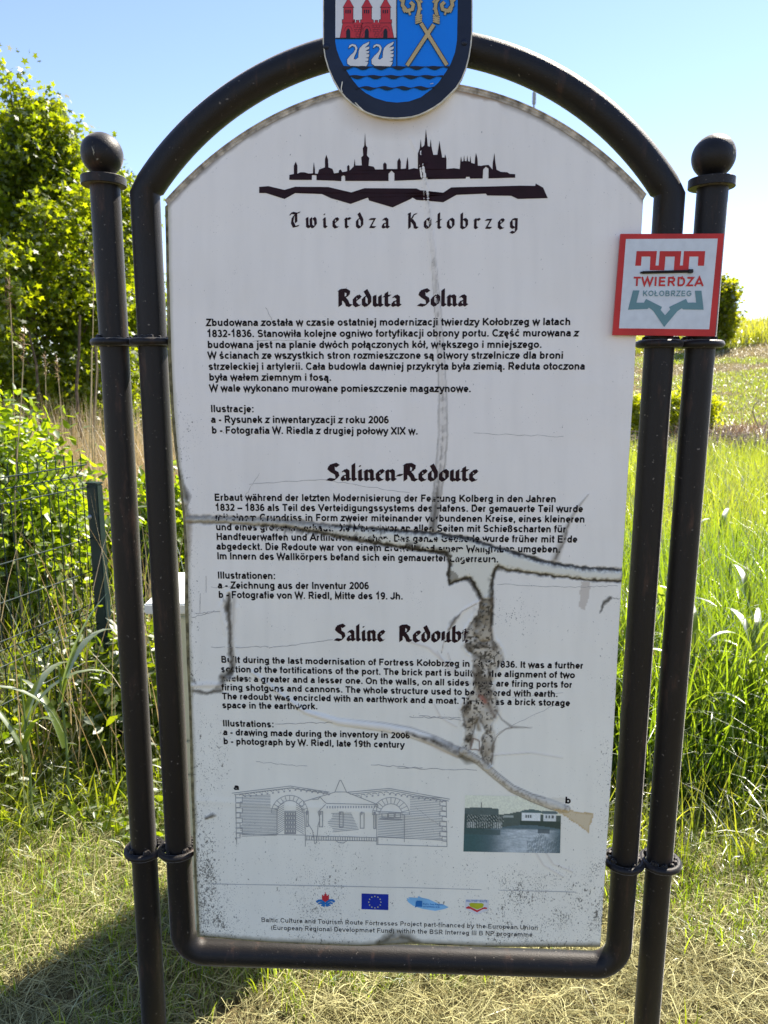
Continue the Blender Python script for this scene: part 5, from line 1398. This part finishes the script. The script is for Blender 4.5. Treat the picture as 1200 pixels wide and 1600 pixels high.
def tree(name, loc, h, nb, nl, ls, rg, c0, c1, label, cat='tree', group=None, spread=.5, sig=.26, trunk_r=.05, shape='lobe', low=.18, up=.9, top=3, rz=0.0, lean=.05):
    t = empty(name, loc, rz); tag(t, label, cat, group)
    tr, limbs = branchy(h, nb, rg, spread, up, low, lean=lean)
    mb = MB(); mb.tube(tr, [trunk_r * (1 - .85 * i / 8) for i in range(9)], 8); tk = mb.build('trunk', M['bark'], t, smooth=True)
    for l in limbs[::2]:
        mb = MB(); mb.tube(l, [trunk_r * .32 * (1 - .8 * i / 6) + .003 for i in range(7)], 5); mb.build('limb', M['bark'], tk)
    # leaf clumps along the limbs
    L_ = np.array([[tuple(p) for p in l] for l in limbs])            # nb,7,3
    per = nl // 14
    cl_n = per
    bi = rg.integers(0, len(limbs), cl_n); tt = 1 + 5 * rg.random(cl_n) ** .7
    k = np.minimum(5, tt.astype(int)); f = (tt - k)[:, None]
    cen = L_[bi, k] * (1 - f) + L_[bi, k + 1] * f
    sg = sig * (1.25 - .13 * tt)[:, None]
    cen = cen + rg.normal(0, 1, (cl_n, 3)) * sg * np.array([1, 1, .8])
    if top:                                                            # the leading shoots
        m_ = cl_n // 10; z = rg.random(m_); a = rg.integers(0, top, m_)
        off = np.array([[math.cos(i * 2.1) * h * .09, math.sin(i * 2.1) * h * .09, -i * h * .05] for i in range(top)])[a]
        cen[:m_] = off + np.stack([rg.normal(0, .10, m_) * (1.4 - z), rg.normal(0, .10, m_) * (1.4 - z), h * (.80 + .22 * z)], 1)
    pos = np.repeat(cen, 14, 0) + rg.normal(0, .075, (cl_n * 14, 3))
    size = rg.uniform(.7, 1.25, len(pos)) * ls
    leaves('crown', pos, size, rg, c0, c1, M['leaf'], shape, parent=t)
    return t

def children_of(o): return [c for c in bpy.data.objects if c.parent == o]
def copy_tree(src, loc, rz, sc, label):
    c = src.copy(); COL.objects.link(c); c.location = loc; c.rotation_euler = (0, 0, rz); c.scale = (sc, sc, sc); c['label'] = label
    for ch in children_of(src):
        d = ch.copy(); COL.objects.link(d); d.parent = c
        for g2 in children_of(ch):
            e = g2.copy(); COL.objects.link(e); e.parent = d
    return c

rg = np.random.default_rng(11)
GA, GB = (0.05, 0.085, 0.010), (0.13, 0.165, 0.014)
# ---- maples on the left
tA = tree('maple_tree', (AT(60, 600, 9.6)[0], 9.6, 0), 4.75, 46, 38000, .076, rg, GA, GB, 'tall young maple with two leading shoots, farthest left behind the fence', group='maples behind the fence', spread=.50, low=.16, sig=.23, top=2)
tB = tree('maple_tree', (AT(150, 600, 10.6)[0], 10.6, 0), 4.35, 42, 34000, .076, rg, GA, GB, 'shorter bushy maple directly behind the left ball-topped post', group='maples behind the fence', spread=.50, low=.15, sig=.23, top=3)
copy_tree(tA, (-6.9, 10.9, 0), 1.9, .86, 'maple whose crown is cut by the left border of the picture')
copy_tree(tB, (-4.75, 13.5, 0), 2.6, .95, 'maple in the second row showing between the two front maples')
copy_tree(tB, (-7.6, 14.5, 0), .6, 1.0, 'second-row maple farthest back at the left border')
copy_tree(tA, (-3.2, 13.0, 0), 4.1, .60, 'low maple showing as leaves between the left pipes and the board')
copy_tree(tB, (-2.3, 11.2, 0), 5.0, .40, 'small sapling maple hidden mostly by the board, leaves at its left edge')
# thin bare saplings under the crowns
for i, (px, Yd, h_) in enumerate(((128, 7.9, 2.3), (150, 8.4, 2.1), (57, 8.8, 2.2))):
    a = AT(px, 640, Yd); mb = MB()
    pts = [Vector((a[0] + .05 * math.sin(k * 1.3 + i), Yd, h_ * k / 6)) for k in range(7)]
    mb.tube(pts, [.03 - .003 * k for k in range(7)], 6); o = mb.build('sapling', M['bark'], None, smooth=True)
    tag(o, ['thin bare sapling trunk just left of the left post', 'thin bare sapling trunk beside the left post, the right one of the pair', 'dark sapling trunk below the tall maple'][i], 'sapling')

# ---- right-hand tree on the ridge and far bush
tC = tree('ridge_tree', (AT(1118, 530, 27)[0], 27, float(hgt(AT(1118, 530, 27)[0], 27))), 2.15, 40, 6500, .15, rg, (0.07, .10, .012), (.13, .15, .014), 'round bright green tree on the ridge right of the red bordered plaque', spread=.66, low=.05, sig=.30, top=0, up=.85)

# ---- shrubs (elder) on the left by the fence
def shrub(name, loc, h, nb, nl, ls, label, c0, c1, group=None, shape='ov', spread=.7, sig=.12):
    return tree(name, loc, h, nb, nl, ls, rg, c0, c1, label, 'shrub', group, spread=spread, sig=sig, trunk_r=.015, shape=shape, low=.03, up=1.05, top=0, lean=.1)
sg = 'leafy shrubs along the fence'
YG = (0.07, .12, .012), (.125, .175, .018)
def at_ground(px, Yd): a = AT(px, 900, Yd); return (float(a[0]), Yd, 0.0)
shrub('elder_shrub', at_ground(12, 3.9), 1.36, 30, 4600, .055, 'yellow-green elder bush with orange tipped shoots at the left border', *YG, group=sg)
shrub('elder_shrub', at_ground(72, 4.3), .98, 26, 3000, .055, 'elder bush rising above the wire mesh left of its post', *YG, group=sg)
shrub('elder_shrub', at_ground(70, 4.0), .95, 26, 5600, .055, 'low leafy elder filling the mesh below the top wires', *YG, group=sg)
shrub('elder_shrub', at_ground(268, 4.6), .85, 26, 4200, .062, 'bright elder seen between the left inner pipe and the board', *YG, group=sg)
shrub('elder_shrub', at_ground(185, 4.9), .62, 22, 3600, .06, 'dark low elder right of the green square post', *YG, group=sg)
shrub('elder_shrub', at_ground(120, 3.75), .24, 18, 1600, .06, 'knee-high leafy elder behind the mesh near the foot of the green post', (.05, .085, .012), (.1, .13, .015), group=sg)
shrub('elder_shrub', at_ground(205, 3.1), .38, 18, 1800, .06, 'small dark-leaved elder beside the left sign post', (.04, .07, .012), (.08, .11, .015), group=sg)

# undergrowth mass: nettles and small leaves behind the mesh
def region(n, x0, x1, y0, y1, rg, test=None):
    x = rg.uniform(x0, x1, n); y = rg.uniform(y0, y1, n)
    if test is not None:
        k = test(x, y); x, y = x[k], y[k]
    return np.stack([x, y, hgt(x, y)], 1)
def fence_side(x, y): return (x - pb[0]) * fd[1] - (y - pb[1]) * fd[0]      # >0: right of the fence line
def behind(x, y): return ((fence_side(x, y) < -.05) & (y > 1.9)) | ((y > 2.42 + .08 * np.sin(x * 9)) & (x < -.72 - (y - 2.4) * .12)) | ((y > 3.3) & (x < -.9 - (y - 3.3) * .1))
p = region(30000, -4.2, -.6, 1.9, 5.6, rg, behind)
hh = .95 * fbm(p[:, 0], p[:, 1], .8, 77) * np.clip(.28 + (p[:, 1] - 2.42) * .65 + np.clip(-fence_side(p[:, 0], p[:, 1]), 0, 1), .2, 1)
front = np.where((fence_side(p[:, 0], p[:, 1]) > -.1) & (p[:, 0] > -1.42), .42, 1.0)
p[:, 2] += rg.random(len(p)) ** .6 * hh * 1.1 * front
leaves('undergrowth', p, rg.uniform(.022, .06, len(p)), rg, (.05, .09, .012), (.12, .16, .016), M['leaf'], 'ov', up=.9, spread=.6)
tag(bpy.data.objects['undergrowth'], 'dense low leafy undergrowth of nettles behind the wire mesh', 'undergrowth', kind='stuff')
p = region(13000, -4.2, -.6, 2.0, 6.0, rg, behind)
blades('undergrowth_grass', p, rg.uniform(.25, .9, len(p)) * np.clip(.45 + (p[:, 1] - 2.42) * .6, .4, 1) * np.where((fence_side(p[:, 0], p[:, 1]) > -.1) & (p[:, 0] > -1.42), .45, 1.0), rg.uniform(.005, .012, len(p)), rg, (.06, .09, .015), (.12, .15, .02), M['grassm'], .18, .5, 4)
tag(bpy.data.objects['undergrowth_grass'], 'long green grass stems mixed into the undergrowth on the left', 'grass', kind='stuff')
p = region(1500, -4.2, -.8, 2.6, 5.6, rg, behind)
blades('dry_stems', p, rg.uniform(.35, 1.25, len(p)), rg.uniform(.004, .008, len(p)), rg, (.30, .22, .11), (.50, .40, .22), M['straw'], .14, .25, 4)
tag(bpy.data.objects['dry_stems'], 'dead tan stems standing among the green weeds behind the mesh', 'dry stems', kind='stuff')
# dry reeds band
p = region(6500, -5.2, -1.0, 5.0, 8.4, rg)
blades('dry_reeds', p, rg.uniform(.8, 1.55, len(p)), rg.uniform(.005, .011, len(p)), rg, (.36, .28, .15), (.58, .48, .28), M['straw'], .07, .18, 4)
tag(bpy.data.objects['dry_reeds'], 'band of pale dry reed stalks in front of the maples', 'reeds', kind='stuff')

# tall single dry reeds with plumes
def dry_reed(px_top, py_top, px_b, Yd, label, plume=True):
    a = AT(px_top, py_top, Yd); b = AT(px_b, 900, Yd)
    t = empty('dry_reed', (float(b[0]), Yd, 0)); tag(t, label, 'reed', 'tall dry reeds on the left')
    h = float(a[2]); dx = float(a[0] - b[0])
    mb = MB(); pts = [Vector((dx * (k / 8) ** 1.6, 0.03 * math.sin(k), h * k / 8)) for k in range(9)]
    mb.tube(pts, [.0048 - .0003 * k for k in range(9)], 6); st = mb.build('stem', M['straw_stem'], t)
    if plume:
        mb = MB(); d = (pts[-1] - pts[-2]).normalized()
        for k in range(46):
            s = random.random(); c = pts[-1] - d * .02 + d * .16 * s; r = .022 * math.sin(math.pi * min(1, s * .9 + .1)) + .003
            e = c + Vector((random.gauss(-.4, .8) * r, random.gauss(0, .7) * r, random.uniform(-.02, .035)))
            mb.tube([c, e], [.0022, .0007], 3, caps=False)
        mb.build('plume', M['plume'], t)
for i, a in enumerate(((12, 475, 42, 4.2, 'tallest dry reed with a drooping plume at the left border'), (143, 428, 152, 4.6, 'dry reed with a small plume directly beside the left post'),
          (32, 560, 20, 3.6, 'dry reed whose brown plume stands among orange elder tips'), (88, 590, 118, 4.8, 'short leaning dry reed over the elder bush'), (150, 520, 154, 4.9, 'bare straight reed touching the left post', False),
          (68, 585, 82, 5.0, 'thin upright reed before the dark sapling'), (140, 545, 145, 4.4, 'plumeless tan reed left of the post', False))):
    dry_reed(*a)

# broad reed shoots: each leaf its own piece
def reed_shoot(loc, leaves_, label, h=.8):
    t = empty('reed_shoot', loc); tag(t, label, 'reed', 'green reed shoots')
    mb = MB(); mb.tube([(0, 0, 0), (0.01, 0, h * .5), (0.0, .01, h)], [.006, .005, .003], 6); mb.build('stem', M['stem'], t)
    for (z, az, ln, w, dr) in leaves_:
        s = np.linspace(0, 1, 10); V_ = []; p_ = np.array([0, 0, z]); ang = .25
        d = np.array([math.cos(az), math.sin(az), 0]); sd = np.array([-math.sin(az), math.cos(az), 0])
        for i, q_ in enumerate(s):
            if i: ang = .25 + dr * q_ ** 1.4; p_ = p_ + (d * math.sin(ang) + np.array([0, 0, math.cos(ang)])) * ln / 9
            ww = w * (math.sin(math.pi * min(1, .18 + q_ * .82)) ** .7) * .5 + .0006
            nrm = np.array([0, 0, 1]) * math.sin(ang) - d * math.cos(ang)
            V_ += [p_ - sd * ww + nrm * ww * .25, p_.copy(), p_ + sd * ww + nrm * ww * .25]
        F_ = []
        for i in range(9): a = i * 3; F_ += [(a, a + 1, a + 4, a + 3), (a + 1, a + 2, a + 5, a + 4)]
        c = jitter_col(1, (.075, .11, .03), (.11, .15, .035), rg)
        mesh_np('leaf', np.array(V_), F_, M['grassm'], np.repeat(c, 30, 0), smooth=True, parent=t)
def lv(k, n, rg_, s=1.0): return [(random.uniform(.15, .7) * s, i * 2.3 + k + random.uniform(-.4, .4), random.uniform(.32, .5) * s, random.uniform(.02, .034), random.uniform(.7, 2.1)) for i in range(n)]
reed_shoot(at_ground(78, 2.55), [(.50, .45, .42, .034, .45), (.48, 1.2, .45, .03, 1.9), (.30, 2.6, .35, .03, 1.2), (.36, 3.6, .4, .026, 1.4)], 'broad-leaved green reed shoot in front of the mesh with one upright pale leaf', .62)
reed_shoot(at_ground(15, 2.5), lv(1, 4, rg, .9), 'green reed shoot at the left border in front of the mesh', .6)
rs = ['reed shoot with arching pale leaves just right of the right post', 'reed shoot near the right border with drooping leaves', 'reed shoot between the two right pipes', 'small reed shoot low beside the right post', 'upright reed shoot in the middle of the tall grass on the right', 'leaning reed shoot at the right border halfway up the grass', 'reed shoot in the gap right of the board', 'far reed shoot below the dead brush pile']
for i, (px, Yd) in enumerate(((1098, 3.3), (1175, 3.5), (1040, 3.4), (1095, 2.9), (1140, 4.1), (1192, 3.0), (985, 3.2), (1120, 5.2))):
    reed_shoot(at_ground(px, Yd), lv(i, 6, rg, .8), rs[i], .62)

# ---- tall grass on the right
def right_zone(x, y):
    e = 2.42 + .25 * np.sin(x * 2.2) + (x - .9) * .12
    return (y > e) & (x > -.35 + .0 * y)
rg2 = np.random.default_rng(23)
p = region(27000, -.4, 3.6, 2.3, 5.2, rg2, right_zone)
ed = np.clip((p[:, 1] - 2.35) / .6, .35, 1)
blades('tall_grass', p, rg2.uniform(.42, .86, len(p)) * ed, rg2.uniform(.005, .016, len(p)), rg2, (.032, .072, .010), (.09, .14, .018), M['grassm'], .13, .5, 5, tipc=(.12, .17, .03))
tag(bpy.data.objects['tall_grass'], 'tall lush green grass growing right of and behind the board', 'grass', kind='stuff')
p = region(40000, -1.0, 9.5, 5.2, 11.9, rg2)
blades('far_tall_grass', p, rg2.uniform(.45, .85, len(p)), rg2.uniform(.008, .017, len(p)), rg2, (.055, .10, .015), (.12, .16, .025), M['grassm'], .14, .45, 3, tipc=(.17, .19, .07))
tag(bpy.data.objects['far_tall_grass'], 'meadow of tall grass stretching towards the mound', 'grass', kind='stuff')
# seed heads in the grass
p = region(900, .4, 5, 2.9, 9, rg2, right_zone)
blades('grass_seed_heads', p, rg2.uniform(.75, 1.0, len(p)), rg2.uniform(.003, .006, len(p)), rg2, (.28, .24, .10), (.40, .33, .17), M['straw'], .10, .35, 4)
tag(bpy.data.objects['grass_seed_heads'], 'pale flowering grass stalks standing out of the tall grass', 'grass', kind='stuff')
# mound covers
p = region(110000, -1, 16, 13.6, 27.5, rg2, lambda x, y: ~((x > 5.8 + .4 * np.sin(y * 3)) & (y < 15.8)))
m_ = fbm(p[:, 0] * .6, p[:, 1] * 1.6, 1.6, 91); straw_mask = m_ < (.44 + .10 * smst((p[:, 1] - 19) / 6))
ps = p[straw_mask]; pg = p[~straw_mask]
blades('mown_slope_straw', ps, rg2.uniform(.05, .14, len(ps)), rg2.uniform(.008, .02, len(ps)), rg2, (.26, .21, .09), (.42, .37, .18), M['straw'], 1.0, .5, 2)
tag(bpy.data.objects['mown_slope_straw'], 'dry mown hay lying on the slope of the mound', 'hay', kind='stuff')
blades('mown_slope_grass', pg, rg2.uniform(.06, .15, len(pg)), rg2.uniform(.010, .022, len(pg)), rg2, (.07, .11, .022), (.14, .17, .035), M['grassm'], .5, .5, 2)
tag(bpy.data.objects['mown_slope_grass'], 'short green regrowth between the hay on the mound', 'grass', kind='stuff')
p = region(16000, 0, 26, 27.0, 33.0, rg2)
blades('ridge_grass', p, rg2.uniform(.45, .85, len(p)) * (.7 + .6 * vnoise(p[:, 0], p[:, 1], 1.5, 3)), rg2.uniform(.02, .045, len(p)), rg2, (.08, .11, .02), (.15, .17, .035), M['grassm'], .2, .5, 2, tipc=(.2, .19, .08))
tag(bpy.data.objects['ridge_grass'], 'uncut tall grass along the crest of the mound', 'grass', kind='stuff')
# green bushes at the foot of the slope
bs = ['low bright bush behind the right post at the foot of the mown slope', 'low bush between the right post and the dead brush', 'low bush partly behind the two right pipes', 'low bush in the gap beside the board', 'small low bush right of the dead brush at the border']
for i, (px, Yd, h_) in enumerate(((1098, 15.6, .55), (1062, 15.4, .6), (1000, 15.2, .6))):
    a = AT(px, 640, Yd); z = float(hgt(a[0], Yd))
    shrub('low_bush', (float(a[0]), Yd, z), h_, 26, 2600, .085, bs[i], (.12, .16, .016), (.22, .25, .025), group='low bushes at the foot of the mound', spread=.8, sig=.13)
# dead brush
def brush(px, Yd, n, label):
    a = AT(px, 690, Yd); z = float(hgt(a[0], Yd)); mb = MB()
    for k in range(n):
        c = Vector((random.gauss(0, .30), random.gauss(0, .24), abs(random.gauss(.12, .14)))); d = Vector((random.gauss(0, 1), random.gauss(0, 1), random.gauss(0, .35))).normalized() * random.uniform(.12, .4)
        m2 = c + d * .5 + Vector((0, 0, random.uniform(-.05, .1)))
        mb.tube([c - d, m2, c + d], [.008, .006, .003], 4, caps=False)
    o = mb.build('brush_pile', M['dead']); o.location = (float(a[0]), Yd, z); tag(o, label, 'brush pile'); return o
b0 = brush(1186, 13.0, 260, 'grey-brown pile of dead branches at the right border'); brush(1120, 13.3, 160, 'lower heap of dead twigs right of the right post'); brush(1005, 13.3, 140, 'dark dead twigs showing between the board and the right pipe')
mb = MB(); a = AT(1184, 690, 12.9); pts = [AT(1186, 668, 12.9), AT(1180, 655, 12.9), AT(1176, 643, 12.9), AT(1178, 634, 12.9), AT(1184, 628, 12.9)]
mb.tube([Vector(x) for x in pts], [.016, .015, .014, .011, .007], 6); o = mb.build('bent_branch', M['straw_stem']); tag(o, 'pale curved branch sticking up from the dead branch pile', 'branch')
p = region(24000, -1, 9.5, 12.0, 15.6, rg2, lambda x, y: (y < 13.4) | (x > 5.6))
blades('brush_litter', p, rg2.uniform(.12, .4, len(p)), rg2.uniform(.008, .02, len(p)), rg2, (.15, .10, .07), (.30, .21, .14), M['straw'], 1.2, .5, 2)
tag(bpy.data.objects['brush_litter'], 'dry pinkish litter strewn in front of the mound', 'dry litter', kind='stuff')
# masts far away
for px, yt, yb, Yd, lab in ((1170, 505, 545, 55, 'thin pole with a cross arm far off behind the ridge'), (835, 142, 300, 38, 'slim tall mast whose tip shows between board top and arch')):
    a = AT(px, yt, Yd); z0 = float(hgt(a[0], Yd)) - .2; mb = MB()
    r_ = .05 if Yd > 50 else .045
    mb.tube([(0, 0, z0), (0, 0, float(a[2]))], [r_ * 1.3, r_], 8); t = empty('mast', (float(a[0]), Yd, 0)); tag(t, lab, 'mast'); mb.build('pole', M['mast'], t)
    mb = MB()
    if Yd > 50: mb.tube([(-.35, 0, float(a[2]) + .02), (.45, 0, float(a[2]) + .2)], .03, 6)
    else: mb.lathe([(.0001, 0), (.09, .02), (.09, .5), (.04, .6), (.0001, .62)], 0, 0, float(a[2]) - .6, 10)
    mb.build('head', M['mast'], t)

# ---- foreground lawn: hay and short grass
rg3 = np.random.default_rng(31)
def lawn(x, y): return (fence_side(x, y) > -.12) & (y < 3.4 + 0 * x) | (y < 2.2)
p = region(85000, -2.0, 2.2, 1.2, 3.3, rg3, lawn)
keep = fbm(p[:, 0], p[:, 1], .35, 55) > (.27 + .16 * smst((p[:, 1] - 2.2) / 1.0) * (p[:, 0] < -.6)); ps = p[keep]
n = len(ps)
def straws(name, pos, rg, ln, wd, c0, c1, mat, tilt=.22):
    n = len(pos); az = rg.random(n) * 2 * math.pi; el = rg.normal(.08, tilt, n)
    d = np.stack([np.cos(az) * np.cos(el), np.sin(az) * np.cos(el), np.sin(el)], 1); sd = unit(np.cross(d, rg.normal(0, 1, (n, 3)) * .5 + np.array([0, 0, 1])))
    bow = np.array([0, 0, 1]) * (rg.normal(.0, .12, n) * ln)[:, None] + sd * (rg.normal(0, .10, n) * ln)[:, None]
    V_ = np.zeros((n, 4, 2, 3))
    for i, s in enumerate((-.5, -.17, .17, .5)):
        c = pos + d * (ln * s)[:, None] + bow * (1 - (2 * s) ** 2); c[:, 2] = np.maximum(c[:, 2], hgt(c[:, 0], c[:, 1]) + .001)
        w = wd * (1 if abs(s) < .4 else .55)
        V_[:, i, 0] = c - sd * w[:, None] / 2; V_[:, i, 1] = c + sd * w[:, None] / 2
    b = np.arange(n)[:, None] * 8
    F_ = np.concatenate([b + np.array([i * 2, i * 2 + 1, i * 2 + 3, i * 2 + 2]) for i in range(3)], 0)
    return mesh_np(name, V_.reshape(-1, 3), F_, mat, np.repeat(jitter_col(n, c0, c1, rg, .5), 8, 0))
ps[:, 2] += rg3.random(n) ** 1.6 * .045
straws('mown_straw', ps, rg3, rg3.uniform(.03, .15, n), rg3.uniform(.0008, .0024, n), (.12, .115, .045), (.60, .56, .28), M['straw'])
tag(bpy.data.objects['mown_straw'], 'dry mown straw covering the ground under the board', 'straw', kind='stuff')
p = region(56000, -2.4, 2.4, 1.25, 3.5, rg3, lawn)
mm = fbm(p[:, 0], p[:, 1], .30, 58) + .30 * smst((-p[:, 0] - .50) / .3) * smst((p[:, 1] - 1.75) / .3) - .06 * (p[:, 0] > .5) - .10 * (p[:, 1] < 1.85)
pg = p[mm > .40]; n = len(pg)
blades('short_grass', pg, rg3.uniform(.03, .11, n), rg3.uniform(.002, .0045, n), rg3, (.07, .12, .018), (.15, .21, .03), M['grassm'], .35, .6, 3)
tag(bpy.data.objects['short_grass'], 'short green grass growing through the straw', 'grass', kind='stuff')
# longer fringe at the edge of the mown strip
p = region(5200, -2.2, 2.6, 2.05, 2.9, rg3, lambda x, y: ((x > .1) & (np.abs(y - 2.45) < .25)) | ((x < -.5) & (fence_side(x, y) < .35) & (fence_side(x, y) > -.2)))
blades('grass_fringe', p, rg3.uniform(.12, .38, len(p)), rg3.uniform(.003, .007, len(p)), rg3, (.06, .095, .015), (.12, .16, .025), M['grassm'], .35, .8, 5, tipc=(.22, .2, .10))
tag(bpy.data.objects['grass_fringe'], 'ragged longer grass at the edge of the mown strip', 'grass', kind='stuff')
p = region(3500, -1.6, 1.8, 1.55, 2.4, rg3, lambda x, y: vnoise(x, y, .16, 61) > .78)
blades('grass_tufts', p, rg3.uniform(.06, .16, len(p)), rg3.uniform(.003, .006, len(p)), rg3, (.10, .14, .018), (.15, .19, .025), M['grassm'], .2, .4, 4)
tag(bpy.data.objects['grass_tufts'], 'fresh green tufts sprouting through the straw', 'grass', kind='stuff')
